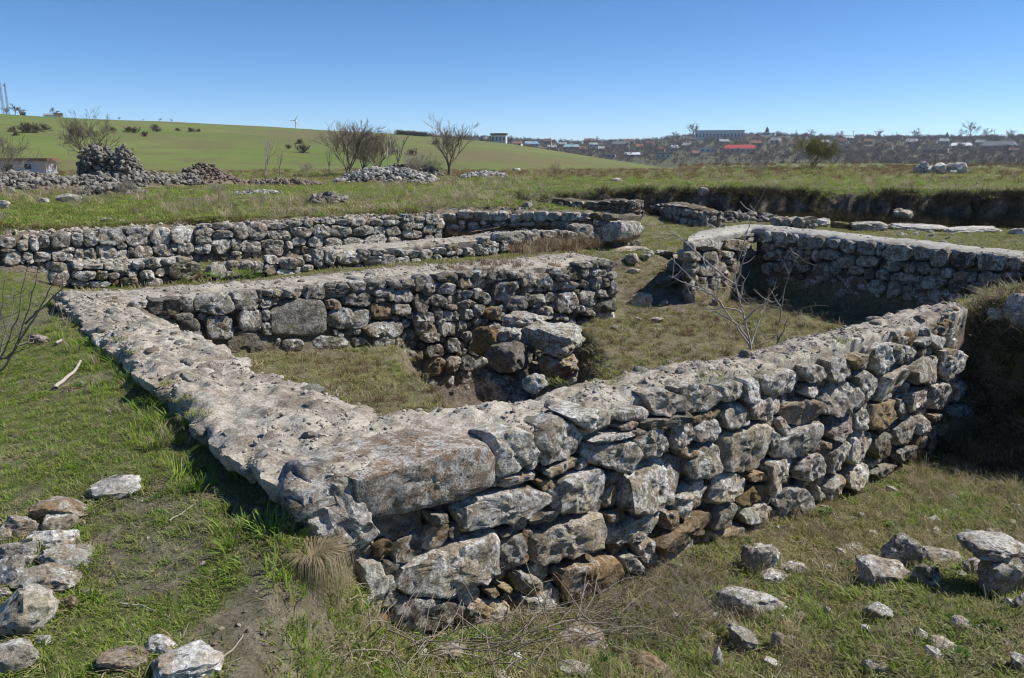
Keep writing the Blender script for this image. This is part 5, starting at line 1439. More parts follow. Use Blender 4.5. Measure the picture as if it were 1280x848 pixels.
# ================================================================== GRASS AND WEEDS
def clear_of_walls(x, y, pad=0.0):
    ok = np.ones(len(x), bool)
    for P, hw in WALLS: ok &= line_d(P, x, y) > hw + pad
    return ok
LDIST = lambda x, y: (x - L0[0]) * .792 + (y - L0[1]) * .613           # < 0 on the turf side of the side wall
def tufts(name, n, xr, yr, keep, src, smin, smax, label, cat, seed, tilt=.12, dens=None, dz=-.004):
    q = np.random.default_rng(seed)
    x = q.uniform(*xr, n); y = q.uniform(*yr, n)
    p = keep(x, y)
    k = q.random(n) < p
    x, y = x[k], y[k]
    k = clear_of_walls(x, y); x, y = x[k], y[k]
    # only what the eye at the photograph's place, or a few steps beside it, could see
    k = (np.abs(x) < 1.0 + .85 * np.maximum(y, 0) + 1.0) & (y > .8); x, y = x[k], y[k]
    n = len(x); z = tz(x, y) + dz
    rot = np.stack([q.normal(0, tilt, n), q.normal(0, tilt, n), q.uniform(0, 6.28, n)], 1)
    s = q.uniform(smin, smax, n)
    return scatter(name, np.stack([x, y, z], 1), rot, s, src, None, label=label, cat=cat, kind='stuff')

def mk(pref, k, *a, **kw): return [clump(pref, *a, seed=i * 31 + len(pref), **kw) for i in range(k)]
GREEN_S = mk('green_tuft', 4, 22, .050, .055, .0026, M_GREEN, lean=.9)
OLIVE_S = mk('olive_tuft', 4, 20, .050, .060, .0026, M_OLIVE, lean=1.1)
DRY_S = mk('dry_tuft', 4, 16, .060, .070, .0020, M_DRY, lean=1.6, droop=.5)
GREEN_T = mk('tall_green_tuft', 3, 26, .15, .05, .0035, M_GREEN, lean=.8)
DRY_T = mk('tall_dry_tuft', 3, 30, .26, .06, .0025, M_DRY, lean=.8, droop=.4)
DARK_T = mk('dark_tuft', 3, 40, .30, .12, .004, M_DARKW, lean=.9)
RUST_T = mk('rusty_tuft', 3, 34, .26, .12, .004, M_RUST, lean=.6)
FARGREEN = mk('meadow_tuft', 3, 34, .10, .22, .007, M_OLIVE, lean=1.0)
FARGREEN2 = mk('meadow_green_tuft', 3, 34, .09, .22, .007, M_GREEN, lean=1.0)
FARDRY = mk('meadow_dry_tuft', 3, 30, .14, .22, .006, M_DRY, lean=.9)
WEED = [leafy('leafy_weed', 40, .035, .07, .06, M_LEAF, 3), leafy('leafy_weed', 30, .03, .05, .05, M_LEAF, 4), leafy('leafy_weed', 26, .05, .06, .05, M_LEAF, 5)]

def worn(x, y): return .86 * sstep(1.2, .5, np.hypot((x + .97) / .24, (y - 2.65) / .60) + .7 * fbm(x * 4, y * 4, 0, 4, 44))
def gmx(x, y): return ground_mix(x, y)
def k_left(f):
    def g(x, y):
        m = gmx(x, y); m[:, 1] = np.maximum(m[:, 1], worn(x, y)); f_ = 1 - .97 * worn(x, y); inside = ((LDIST(x, y) < .02) | ((y > 8.6) & (LDIST(x, y) < .6) & (x < -4.8))) & (poly_sd(PIT, x, y) > -.35) & ((y - 13.8) * .809 - (x + 4.66) * .588 < -.2)
        near = np.clip(6.0 / np.maximum(np.hypot(x, y), 3), .25, 1.6) / 1.6
        return inside * f(m) * near * f_
    return g
tufts('turf_grass', 60000, (-8.5, .2), (1.4, 11.5), k_left(lambda m: np.clip(m[:, 0] * 1.3 - .35, .05, 1) * (1 - m[:, 1] * .97)), GREEN_S, .4, .85, 'short green grass of the turf beside the side wall', 'grass', 1)
tufts('turf_grass_olive', 42000, (-8.5, .2), (1.4, 11.5), k_left(lambda m: .8 * (1 - m[:, 1] * .85)), OLIVE_S, .4, .85, 'olive grass mixed through the near turf', 'grass', 2)
tufts('turf_straw', 70000, (-8.5, .2), (1.4, 11.5), k_left(lambda m: .25 + .5 * (1 - m[:, 0]) + .12 * m[:, 1]), DRY_S, .3, .75, 'dead straw lying in the near turf', 'grass', 3, tilt=.5)
k_wallfoot = lambda x, y: ((LDIST(x, y) < -.0) & (LDIST(x, y) > -.34) & (y > 3.0) & (y < 8.6)) * (.35 + .65 * (fbm(x * 2.2, y * 2.2, 0, 2, 5) > .0))
tufts('wall_foot_grass', 2600, (-5.5, -.4), (3.0, 8.6), k_wallfoot, GREEN_T, .35, 1.0, 'taller green grass along the foot of the side wall', 'grass', 4, tilt=.25)
tufts('wall_foot_straw', 420, (-5.5, -.4), (3.0, 8.6), k_wallfoot, DRY_T, .3, .8, 'dry stems along the foot of the side wall', 'grass', 5, tilt=.4)
k_pit = lambda a: (lambda x, y: (poly_sd(PIT, x, y) < .05) * np.clip(a(x, y), 0, 1) * (1 - .97 * worn(x, y)))
tufts('trench_grass', 22000, (-1.2, 6), (1.4, 8), k_pit(lambda x, y: .30 + .8 * fbm(x * 1.4, y * 1.4, 0, 3, 51) + .5 * sstep(.4, -.6, x)), GREEN_S, .6, 1.5, 'green grass growing in the trench', 'grass', 6)
tufts('trench_grass_olive', 20000, (-1.2, 6), (1.4, 8), k_pit(lambda x, y: .55 + .5 * fbm(x * 1.9, y * 1.9, 0, 3, 52)), OLIVE_S, .6, 1.5, 'olive grass growing in the trench', 'grass', 7)
tufts('trench_straw', 30000, (-1.2, 6), (1.4, 8), k_pit(lambda x, y: .45 + .6 * fbm(x * 1.2, y * 1.2, 0, 3, 53) + .35 * sstep(1, 4, x)), DRY_S, .5, 1.3, 'flattened straw in the trench', 'grass', 8, tilt=.6)
tufts('trench_dry_stems', 3800, (-.6, 5.6), (1.6, 7.8), k_pit(lambda x, y: .10 + .5 * (fbm(x * 1.1, y * 1.1, 0, 3, 92) > .05) + .9 * np.exp(-((x - 4.2) / .7) ** 2 - ((y - 6.2) / .9) ** 2) + .6 * np.exp(-((x - .7) / .5) ** 2 - ((y - 3.7) / .4) ** 2)), DRY_T, .25, .7, 'standing dry grass stems in the trench', 'grass', 9, tilt=.45)
tufts('trench_weeds', 700, (-.6, 5), (2, 7.8), k_pit(lambda x, y: .15 + .7 * (fbm(x * 1.7, y * 1.7, 0, 2, 54) > .25) + .5 * (np.abs((x - F0[0]) * .62 - (y - F0[1]) * .785) < .3)), WEED, .35, .8, 'small leafy green weeds in the trench', 'weeds', 10)
k_room = lambda a: (lambda x, y: (poly_sd(ROOM, x, y) < .0) * (poly_sd(HOLE, x, y) > -.04) * np.clip(a(x, y), 0, 1))
tufts('room_grass', 11000, (-4, 7.5), (4, 14.5), k_room(lambda x, y: .6 + .4 * fbm(x, y, 0, 3, 55)), OLIVE_S, .8, 1.7, 'olive grass on the floor of the near room', 'grass', 11)
tufts('room_green', 1800, (-4, 7.5), (4, 14.5), k_room(lambda x, y: .2 + .6 * fbm(x * 1.1, y * 1.1, 0, 3, 56) + .3 * sstep(0, -2, x)), GREEN_S, .7, 1.4, 'green grass patches on the room floor', 'grass', 12)
tufts('room_dry', 19000, (-4, 7.5), (4, 14.5), k_room(lambda x, y: .35 + .5 * fbm(x * 1.3, y * 1.3, 0, 3, 57)), DRY_S, .8, 1.7, 'dead brown grass on the room floor', 'grass', 13, tilt=.4)
tufts('room_weeds', 5200, (-4, 7.5), (4, 14.5), k_room(lambda x, y: .25 + .6 * (fbm(x * 1.2, y * 1.2, 0, 3, 58) > .05)), RUST_T, .18, .48, 'low rusty weeds on the room floor', 'weeds', 14, tilt=.3)
tufts('room_dark_weeds', 2200, (-4, 7.5), (4, 14.5), k_room(lambda x, y: .08 + .55 * (fbm(x * 1.2, y * 1.2, 0, 3, 59) > .05) * (x > .8)), DARK_T, .25, .5, 'dark matted weeds on the room floor', 'weeds', 15, tilt=.3)
# low ground between and behind the farther walls
def k_mid(x, y): return (poly_sd(LOW, x, y) < -.1) * (poly_sd(ROOM, x, y) > .1) * (LDIST(x, y) > .5) * (((y - 7.55) * .842 - (x + 4.55) * .540 > .5) | (x > 2.6)) * (poly_sd(HIGH2, x, y) > .2)
tufts('sunken_meadow', 30000, (-9, 24), (8, 26), lambda x, y: k_mid(x, y) * (.75 + .3 * fbm(x * .5, y * .5, 0, 3, 60)), FARGREEN, .35, .75, 'short olive grass in the sunken ground between the ruins', 'grass', 16)
tufts('sunken_green', 16000, (-9, 24), (8, 26), lambda x, y: k_mid(x, y) * np.clip(.35 + .9 * fbm(x * .5, y * .5, 0, 3, 61), 0, 1), FARGREEN2, .3, .65, 'short green grass in the sunken ground between the ruins', 'grass', 17)
tufts('sunken_dry', 7000, (-9, 24), (8, 26), lambda x, y: k_mid(x, y) * .6, FARDRY, .3, .8, 'dry grass in the sunken ground between the ruins', 'grass', 18)
q = np.random.default_rng(530); n = 2600
x = q.uniform(-8, 16, n); y = q.uniform(8.5, 24, n); k = (k_mid(x, y) > 0) & clear_of_walls(x, y, .02) & (q.random(n) < .12 + .6 * (fbm(x * .7, y * .7, 0, 3, 93) > .12)); x, y = x[k], y[k]; n = len(x)
M_CHIP2 = mat_var('fallen_chips', (.20, .185, .155), (.44, .41, .36), .95)
scatter('fallen_chips', np.stack([x, y, tz(x, y) + .01], 1), np.stack([q.normal(0, .3, n), q.normal(0, .3, n), q.uniform(0, 6.28, n)], 1), .02 + .11 * q.random(n) ** 3, pebbles(5, M_CHIP2, 80), None, label='small fallen stones strewn between the farther walls', cat='rubble', kind='stuff')
# upper turf, meadow and the edge of the field
def k_up(x, y): return (poly_sd(LOW, x, y) > .1) * (y > 10)
def dsamp(name, n, rmax, p, src, smin, smax, label, cat, seed, r0=13.0, grow_=.012, tilt=.12):
    """tufts thinning out and growing coarser with distance"""
    q = np.random.default_rng(seed)
    r = r0 * (rmax / r0) ** q.random(n); a = q.uniform(-.80, .80, n)
    x = r * np.sin(a); y = r * np.cos(a)
    k = (q.random(n) < k_up(x, y) * np.clip(p(x, y), 0, 1)) & clear_of_walls(x, y); x, y, r = x[k], y[k], r[k]
    n = len(x)
    rot = np.stack([q.normal(0, tilt, n), q.normal(0, tilt, n), q.uniform(0, 6.28, n)], 1)
    s = q.uniform(smin, smax, n) * (1 + grow_ * (r - r0))
    return scatter(name, np.stack([x, y, tz(x, y) - .01], 1), rot, np.stack([s * 1.3, s * 1.3, s], 1), src, None, label=label, cat=cat, kind='stuff')
lft = lambda x, y: sstep(4, -3, x)
dsamp('upper_turf', 40000, 70, lambda x, y: .55 + .35 * fbm(x * .25, y * .25, 0, 3, 62), FARGREEN, .45, .9, 'olive meadow grass on the upper ground', 'grass', 21)
dsamp('upper_turf_green', 44000, 70, lambda x, y: .5 + .9 * fbm(x * .22, y * .22, 0, 3, 63), FARGREEN2, .4, .85, 'green meadow grass on the upper ground', 'grass', 22)
dsamp('upper_straw', 26000, 70, lambda x, y: .18 + .7 * fbm(x * .3, y * .3, 0, 3, 64) + .3 * sstep(30, 60, np.hypot(x, y)), FARDRY, .35, .8, 'dry meadow straw on the upper ground', 'grass', 23)
dsamp('rusty_meadow', 16000, 95, lambda x, y: .9 * sstep(33, 48, np.hypot(x, y)) * (.45 + .7 * fbm(x * .15, y * .15, 0, 3, 65)), RUST_T, .5, 1.1, 'rusty brown weeds along the far edge of the meadow', 'weeds', 24, r0=28)
dsamp('grey_stems', 3600, 60, lambda x, y: .05 + .9 * (fbm(x * .3, y * .3, 0, 3, 66) > .15), DRY_T, .6, 1.5, 'grey dry stems standing on the upper ground', 'grass', 25, tilt=.2)
# weeds hanging on the cut banks
def bank_weeds(name, P, n, src, smin, smax, label, seed, off=(-.45, .35), lean=.9):
    q = np.random.default_rng(seed); a, L_ = resample(np.asarray(P, float), 400)
    i = q.integers(0, 399, n); t = q.random(n)
    p = a[i] + (a[i + 1] - a[i]) * t[:, None]; d = a[i + 1] - a[i]; d /= np.linalg.norm(d, axis=1)[:, None]
    nn = np.stack([d[:, 1], -d[:, 0]], 1); o = q.uniform(*off, n); p = p + nn * o[:, None]
    z = tz(p[:, 0], p[:, 1]) - .02
    ang = np.arctan2(nn[:, 1], nn[:, 0])
    rot = np.stack([q.normal(0, .3, n), q.uniform(.1, lean, n), ang + q.normal(0, .5, n)], 1)
    return scatter(name, np.stack([p[:, 0], p[:, 1], z], 1), rot, q.uniform(smin, smax, n), src, None, label=label, cat='weeds', kind='stuff')
RB = [(0.2, 24.2), (3, 25.3), (6, 24.6), (9.5, 23.7), (12.2, 22.3), (15.5, 20.3), (24, 17)]
bank_weeds('bank_weeds', RB, 7000, DARK_T, .35, .95, 'dark matted weeds hanging down the cut bank', 31, (-.28, .75), 1.5)
bank_weeds('bank_straw', RB, 2600, DRY_T, .3, .8, 'dry grass fringe along the top of the cut bank', 32, (-1.1, -.1), .9)
bank_weeds('bank_green', RB, 5200, FARGREEN2, .4, .9, 'green grass fringe along the top of the cut bank', 33, (-2.2, -.2), .5)
NB = [(4.7, 7.95), (5.35, 6.6), (6.0, 5.0), (6.8, 2.6)]
bank_weeds('near_bank_straw', NB, 1500, DRY_T, .4, 1.2, 'long dry grass hanging over the near bank by the wall end', 34, (-.25, .75), 1.5)
bank_weeds('near_bank_weeds', NB, 1700, DARK_T, .3, .8, 'dark dead weeds on the near bank by the wall end', 35, (-.1, .8), 1.5)
bank_weeds('near_bank_top', NB, 1500, OLIVE_S, 1.0, 2.4, 'olive grass on top of the near bank by the wall end', 36, (-1.2, -.1), .4)
bank_weeds('near_bank_rust', NB, 500, RUST_T, .35, .8, 'rusty dry tufts on top of the near bank', 37, (-.8, .0), .5)
k_hi = lambda x, y: (poly_sd(HIGH2, x, y) < .1) * 1.0
tufts('near_bank_turf', 9000, (4.2, 11), (2, 9.4), k_hi, OLIVE_S, .9, 2.0, 'olive turf on the ground beyond the front wall end', 'grass', 71)
tufts('near_bank_dry', 5000, (4.2, 11), (2, 9.4), k_hi, DRY_S, .9, 2.2, 'dry turf on the ground beyond the front wall end', 'grass', 72, tilt=.4)
tufts('near_bank_tall', 800, (4.2, 11), (2, 9.4), k_hi, DRY_T + RUST_T, .35, .9, 'tall dry tufts on the ground beyond the front wall end', 'grass', 73, tilt=.3)
T3E = [tuple(F3.xy(u, -.5)) for u in np.linspace(0, F3.L, 6)]
bank_weeds('terrace_edge_weeds', T3E, 900, RUST_T, .2, .5, 'rusty moss and weeds along the terrace edge', 38, (-.35, .3), .4)
bank_weeds('terrace_edge_moss', T3E, 700, [clump('moss_tuft', 40, .04, .12, .006, M_MOSS, seed=3)], .6, 1.3, 'yellow brown moss along the terrace edge', 39, (-.3, .35), .2)
# tufts that grow on walls
def on_cap(name, pxs, src, smin, smax, label, seed, spread=.06, n=8, z=T1 + .01):
    q = np.random.default_rng(seed); P = []
    for px, py in pxs:
        a = at_z(px, py, z)
        for _ in range(n): P.append((a[0] + q.normal(0, spread), a[1] + q.normal(0, spread), z))
    P = np.array(P); m = len(P)
    return scatter(name, P, np.stack([q.normal(0, .3, m), q.normal(0, .3, m), q.uniform(0, 6.28, m)], 1), q.uniform(smin, smax, m), src, None, label=label, cat='weeds', kind='stuff')
on_cap('wall_top_grass', [(700, 478), (770, 468), (885, 472), (1055, 428), (760, 480), (835, 455)], OLIVE_S, .4, .9, 'small olive tufts rooted on the front wall top', 41, .05, 7)
on_cap('wall_top_grass', [(165, 440), (205, 480), (225, 500), (150, 425), (250, 520)], OLIVE_S, .4, .9, 'small olive tufts on the outer edge of the side wall top', 42, .05, 6)
on_cap('wall_top_dry_grass', [(680, 312), (700, 310), (715, 308), (725, 307), (660, 316), (690, 309), (705, 314)], DRY_T + RUST_T, .5, 1.1, 'tan dry grass on the back wall top near the leaning slab', 43, .18, 16)
on_cap('wall_top_dry_grass', [(600, 332), (620, 330), (640, 332), (590, 338), (570, 336)], RUST_T, .2, .5, 'rusty weeds on the back wall edge above the hole', 44, .15, 10)
on_cap('low_wall_weeds', [(580, 292), (600, 290), (620, 287), (640, 285), (660, 280), (560, 294)], RUST_T + DARK_T, .35, .8, 'brown weeds on the rubble behind the middle wall', 45, .3, 18, .12)
on_cap('low_wall_green', [(300, 342), (315, 344), (410, 318), (275, 345)], FARGREEN2, .3, .6, 'green tufts on the broken stretch of the middle wall', 46, .2, 10, .12)

# tussock hanging at the wall corner
def tussock(label, px, py, y0, n, ln, mat, seed, sag=.9, loc=None, spread=.16):
    q = random.Random(seed); T = []; V = []; F = []
    b_ = Vector(pos(px, py, y0)) if loc is None else Vector(loc)
    for _ in range(n):
        a = q.uniform(0, 6.283); d = Vector((math.cos(a), math.sin(a) , 0)); l = ln * q.uniform(.5, 1.1); w_ = q.uniform(.0010, .0022)
        s = Vector((-d.y, d.x, 0)); n0 = len(V); r = spread * q.random()
        for t in (0, .25, .5, .75, 1):
            p = d * (r * .3 + l * .42 * math.sin(min(t * 2.2, 1.57))) + Vector((0, 0, l * (.42 * math.sin(t * 2.4) - sag * t * t)))
            ww = w_ * (1 - t * .85)
            V += [tuple(p - s * ww), tuple(p + s * ww)]
        for k in range(4): F.append((n0 + 2 * k, n0 + 2 * k + 1, n0 + 2 * k + 3, n0 + 2 * k + 2))
    o = link('grass_tussock', mesh_np('grass_tussock', V, F, True, None, mat), None, b_)
    return setp(o, label, 'grass tussock')
def tz_at(x, y): return (x, y, tz1(x, y))
tussock('straw coloured tussock drooping under the wall corner', 392, 700, 3.22, 520, .34, M_DRY, 501)
gq = ground_hit(352, 640); tussock('small green and straw tussock beside the side wall near its corner', 0, 0, 0, 160, .24, M_OLIVE, 502, .5, (gq[0] + .05, gq[1] + .05, gq[2] + .02))
gq = ground_hit(1180, 545); tussock('big dry tussock at the foot of the front wall end', 0, 0, 0, 700, .5, M_DRY, 503, .6, (gq[0], gq[1], gq[2] + .05))
gq = ground_hit(1235, 585); tussock('dry tussock fallen from the near bank', 0, 0, 0, 500, .5, M_DRY, 504, .7, (gq[0], gq[1], gq[2] + .05))

# stone chips in the trench and the turf
q = np.random.default_rng(520); n = 1500
x = q.uniform(-.6, 5.2, n); y = q.uniform(2.4, 7.6, n); k = (poly_sd(PIT, x, y) < -.15) & clear_of_walls(x, y, .02) & (q.random(n) < .25 + .75 * (fbm(x * 1.5, y * 1.5, 0, 3, 91) > .1)); x, y = x[k], y[k]; n = len(x)
M_CHIP = mat_var('stone_chips', (.22, .20, .165), (.50, .47, .42), .95)
scatter('stone_chips', np.stack([x, y, tz(x, y) + .004], 1), np.stack([q.normal(0, .4, n), q.normal(0, .4, n), q.uniform(0, 6.28, n)], 1), .008 + .06 * q.random(n) ** 3, pebbles(5, M_CHIP, 40), None, label='small pale stone chips strewn in the trench', cat='rubble', kind='stuff')
n = 9000; x = q.uniform(-5, .2, n); y = q.uniform(2.0, 8, n); k = (LDIST(x, y) < -.05) & (q.random(n) < np.maximum(ground_mix(x, y)[:, 1] ** 1.5, worn(x, y))); x, y = x[k], y[k]; n = len(x)
M_CRUMB = mat_var('soil_crumbs', (.12, .095, .07), (.27, .225, .175), .95)
scatter('soil_crumbs', np.stack([x, y, tz(x, y) + .001], 1), np.stack([q.normal(0, .5, n), q.normal(0, .5, n), q.uniform(0, 6.28, n)], 1), .003 + .013 * q.random(n) ** 3, pebbles(5, M_CRUMB, 60), None, label='crumbs of bare soil on the worn turf', cat='soil', kind='stuff')
P = []
for o in list(COL.objects):
    if o.name.startswith('loose_stone') and o.location.y < 8 and o.location.z < .25:
        rx, ry = o.dimensions.x * .5, o.dimensions.y * .5
        for _ in range(int(14 + 60 * (rx + ry))):
            a = q.uniform(0, 6.283); P.append((o.location.x + math.cos(a) * rx * q.uniform(.9, 1.12), o.location.y + math.sin(a) * ry * q.uniform(.9, 1.12)))
P = np.array(P); n = len(P)
scatter('stone_foot_grass', np.stack([P[:, 0], P[:, 1], tz(P[:, 0], P[:, 1]) - .004], 1), np.stack([q.normal(0, .2, n), q.normal(0, .2, n), q.uniform(0, 6.28, n)], 1), q.uniform(.6, 1.35, n), GREEN_S + OLIVE_S + DRY_S, None, label='grass grown up around the loose stones', cat='grass', kind='stuff')

# brambles and dead twigs at the foot of the front wall
def bramble(name, label, n, box, lmin, lmax, seed, mat, r=(.0016, .0042), arch=.5, wall=None, kind=None):
    q = random.Random(seed); T = Tubes(); c = Vector(((box[0] + box[2]) / 2, (box[1] + box[3]) / 2, 0)); c.z = tz1(c.x, c.y)
    xs = np.array([q.uniform(box[0], box[2]) for _ in range(n)]); ys = np.array([q.uniform(box[1], box[3]) for _ in range(n)])
    if wall:                                    # box given along the wall and out from its face
        pp = np.array([wall.xy(a_, b_) for a_, b_ in zip(xs, ys)]); xs, ys = pp[:, 0], pp[:, 1]
        c = Vector((xs.mean(), ys.mean(), tz1(xs.mean(), ys.mean())))
    zs = tz(xs, ys)
    for x_, y_, z_ in zip(xs, ys, zs):
        a = q.uniform(0, 6.283); l = q.uniform(lmin, lmax); rr = q.uniform(*r); p = Vector((x_, y_, z_)); pts = [p.copy()]
        d = Vector((math.cos(a), math.sin(a), q.uniform(.2, 1.4))).normalized()
        for k in range(6):
            d = (d + Vector((q.gauss(0, .16), q.gauss(0, .16), q.gauss(-.18 * arch * 2, .12)))).normalized()
            p = p + d * l / 6; pts.append(p.copy())
        T.tube([tuple(v - c) for v in pts], [rr * (1 - .1 * k) for k in range(7)], 4)
        for _ in range(q.randint(0, 3)):
            v = q.choice(pts[2:]); dd = Vector((q.gauss(0, 1), q.gauss(0, 1), q.gauss(.2, .7))).normalized(); l2 = l * q.uniform(.1, .35)
            T.tube([tuple(v - c), tuple(v + dd * l2 * .5 - c), tuple(v + dd * l2 + Vector((0, 0, -.02)) - c)], [rr * .7, rr * .55, rr * .35], 3)
    o = link(name, T.mesh(name, mat), None, tuple(c))
    return setp(o, label, 'brambles', None, 'stuff' if seed > 512 else None)
bramble('brambles', 'tangle of dead grey brambles at the corner foot of the front wall', 130, (.2, .03, 1.75, .40), .35, .95, 511, M_TWIG, (.0022, .0048), wall=FF)
bramble('brambles', 'dead grey brushwood before the middle of the front wall', 420, (1.5, .12, 2.5, .75), .12, .40, 512, M_TWIG, (.0009, .0022), .1, wall=FF)
bramble('brambles', 'loose dry stems lying along the lower right trench', 520, (1.4, 3.2, 4.8, 6.6), .12, .5, 513, M_DRY, (.0010, .0024), .9)
bramble('brambles', 'dead twigs hanging over the near bank', 110, (4.7, 5.6, 5.6, 7.7), .25, .8, 514, M_TWIG, (.0014, .003), .9)
bramble('brambles', 'dry twigs in the shaded corner of the room', 60, (3.4, 11.6, 5.2, 13.2), .3, .7, 515, M_TWIG, (.003, .006), .4)
bramble('brambles', 'roots and dry stems hanging over the back wall hole', 50, (-.6, 9.6, .9, 10.2), .2, .6, 516, M_DRY, (.0016, .0034), .6)

# sticks on the turf
def stick(label, pts, r, mat, seed):
    q = random.Random(seed); W3 = []
    for px, py in pts:
        g = ground_hit(px, py); W3.append(Vector((g[0], g[1], g[2] + r + .006)))
    c = W3[0].copy(); T = Tubes(); fine = []
    for i in range(len(W3) - 1):
        for k in range(3): fine.append(W3[i].lerp(W3[i + 1], k / 3) + Vector((q.gauss(0, r * .4), q.gauss(0, r * .4), abs(q.gauss(0, r * .3)))))
    fine.append(W3[-1])
    T.tube([tuple(v - c) for v in fine], [r * (1 - .45 * i / len(fine)) for i in range(len(fine))], 6)
    return setp(link('dry_stick', T.mesh('dry_stick', mat), None, tuple(c)), label, 'stick', 'sticks on the turf')
stick('grey crooked dead stick lying on the turf', [(68, 491), (78, 482), (92, 471), (101, 455)], .016, M_PALEBARK, 1)
stick('short curved pale stick near the dark clod', [(69, 433), (76, 431), (80, 428)], .014, M_PALEBARK, 2)
stick('thin pale twig lying on the turf near the lone white stone', [(150, 760), (178, 761), (196, 768)], .004, M_PALEBARK, 3)
stick('thin dry twig on the worn soil patch', [(278, 828), (295, 812), (304, 800)], .005, M_TWIG, 4)
stick('dry twig on the turf below the lone white stone', [(213, 655), (228, 645), (242, 636)], .005, M_TWIG, 5)

# ================================================================== THE DISTANCE
# -- hut behind the shrub at the left edge
def box(T_, x0, x1, y0, y1, z0, z1):
    v = [(x, y, z) for z in (z0, z1) for y in (y0, y1) for x in (x0, x1)]
    f = [(0, 2, 3, 1), (4, 5, 7, 6), (0, 1, 5, 4), (2, 6, 7, 3), (0, 4, 6, 2), (1, 3, 7, 5)]
    n = len(T_[0]); T_[0].extend(v); T_[1].extend([tuple(i + n for i in q_) for q_ in f])
def part(name, boxes, mat, e):
    T_ = ([], [])
    for b_ in boxes: box(T_, *b_)
    return link(name, mesh_np(name, T_[0], T_[1], False, None, mat), e)
PT = {k: plain('paint_' + k, c, .75) for k, c in dict(white=(.62, .61, .58), cream=(.52, .46, .36), grey=(.36, .36, .36), pale=(.55, .56, .58), ochre=(.42, .31, .18), blue=(.20, .30, .42), teal=(.24, .40, .40), red=(.38, .060, .060), brown=(.20, .105, .07),
                                                     slate=(.13, .14, .15), metal=(.62, .64, .66), dark=(.03, .033, .036), rustroof=(.24, .12, .085), concrete=(.34, .34, .33)).items()}
GLASS = plain('window_glass', (.03, .035, .045), .15, .5)
gs = ground_hit(24, 219); d_ = math.hypot(gs[0], gs[1]) / FPX
e = empty('hut', (gs[0], gs[1], gs[2] - .05), 'small white walled hut with flat brown roof behind the shrub', 'hut'); e.rotation_euler[2] = .25
part('wall', [(-28 * d_, 26 * d_, 0, 2.2, -.3, 15 * d_)], PT['pale'], e); part('roof', [(-31 * d_, 29 * d_, -.18, 2.4, 15 * d_, 18 * d_)], PT['brown'], e)
o = part('door', [(-12 * d_, -5 * d_, -.04, .02, -.2, 12 * d_)], PT['dark'], e); part('window', [(6 * d_, 12 * d_, -.03, .02, 7 * d_, 12 * d_)], GLASS, e)

# -- village
def far_xy(px, r): a = math.atan((px - CX) / FPX / (1.038 if px < 450 else 1.03)); return r * math.sin(a), r * math.cos(a)
def village_spot(px, py):
    """where the far slope shows at this picture point"""
    d = ray(px, py); hd = math.hypot(d[0], d[1]); rr = np.linspace(455, 1060, 400)
    g = tz(d[0] / hd * rr, d[1] / hd * rr); z_ = CAM_Z + d[2] / hd * rr
    k = np.argmin(np.abs(g - z_)) if not (g >= z_).any() else np.argmax(g >= z_)
    return d[0] / hd * rr[k], d[1] / hd * rr[k], g[k], rr[k]
def house(label, px, py, w_, h_, wall, roof, seed, kind='gable', group='houses of the far village', depth=.7, nw=3, name='house', rz=None):
    x, y, z, r = village_spot(px, py); s = r / FPX
    W_ = w_ * s; H = h_ * s; D = max(5.0, W_ * depth) if kind != 'block' else W_ * depth
    q = random.Random(seed)
    e = empty(name, (x, y, z), label, 'house' if name == 'house' else name.replace('_', ' '), group)
    e.rotation_euler[2] = -math.atan2(x, y) + (q.uniform(-.25, .25) if rz is None else rz)
    wh = H * (.55 if kind == 'gable' else .85)
    part('wall', [(-W_ / 2, W_ / 2, 0, D, -3.0, wh)], PT[wall], e)
    if kind == 'gable':
        o_ = W_ * .05
        V = [(-W_ / 2 - o_, -o_, wh), (W_ / 2 + o_, -o_, wh), (W_ / 2 + o_, D + o_, wh), (-W_ / 2 - o_, D + o_, wh), (-W_ / 2 + W_ * .06, D / 2, H), (W_ / 2 - W_ * .06, D / 2, H)]
        F = [(0, 1, 5, 4), (2, 3, 4, 5), (0, 4, 3), (1, 2, 5), (0, 3, 2, 1)]
        rf = link('roof', mesh_np('roof', V, F, False, None, PT[roof]), e)
        if W_ < 16: part('chimney', [(W_ * .15, W_ * .15 + .7, D * .4, D * .4 + .7, H * .8, H * 1.12)], PT['concrete'], rf)
    else: part('roof', [(-W_ / 2 - .4, W_ / 2 + .4, -.4, D + .4, wh, H)], PT[roof], e)
    for k in range(nw):
        cx = W_ * ((k + .5) / nw - .5); ww = W_ / nw * .22
        part('window', [(cx - ww, cx + ww, -.06, .05, wh * .35, wh * .78)], GLASS, e)
    return e
house('tall grey block with brown flat roof and dark upright windows at the field crest', 623, 181, 18, 13, 'pale', 'brown', 1, 'block', depth=.6, nw=4, name='apartment_block')
house('white house with a bright blue roof near the tall block', 665, 184, 17, 7, 'white', 'blue', 2)
house('house with a teal green roof on the lower village slope', 713, 188, 18, 7, 'cream', 'teal', 3)
house('grey roofed long house in the middle of the village', 775, 185, 20, 8, 'cream', 'slate', 4)
house('small white gabled house left of the red roofed hall', 843, 189, 9, 7, 'white', 'metal', 5, nw=2)
house('low shed with a long white metal roof left of the red roofed hall', 885, 191, 20, 5, 'pale', 'metal', 6, 'flat')
house('long white hall with a bright red roof', 925, 192, 36, 10, 'white', 'red', 7, depth=.4, nw=6, name='hall', rz=.1)
house('white roofed shed at the lower edge of the village', 762, 198, 13, 5, 'white', 'metal', 8, 'flat')
house('pale metal roofed long shed beside the lower village road', 790, 197, 20, 6, 'grey', 'metal', 9)
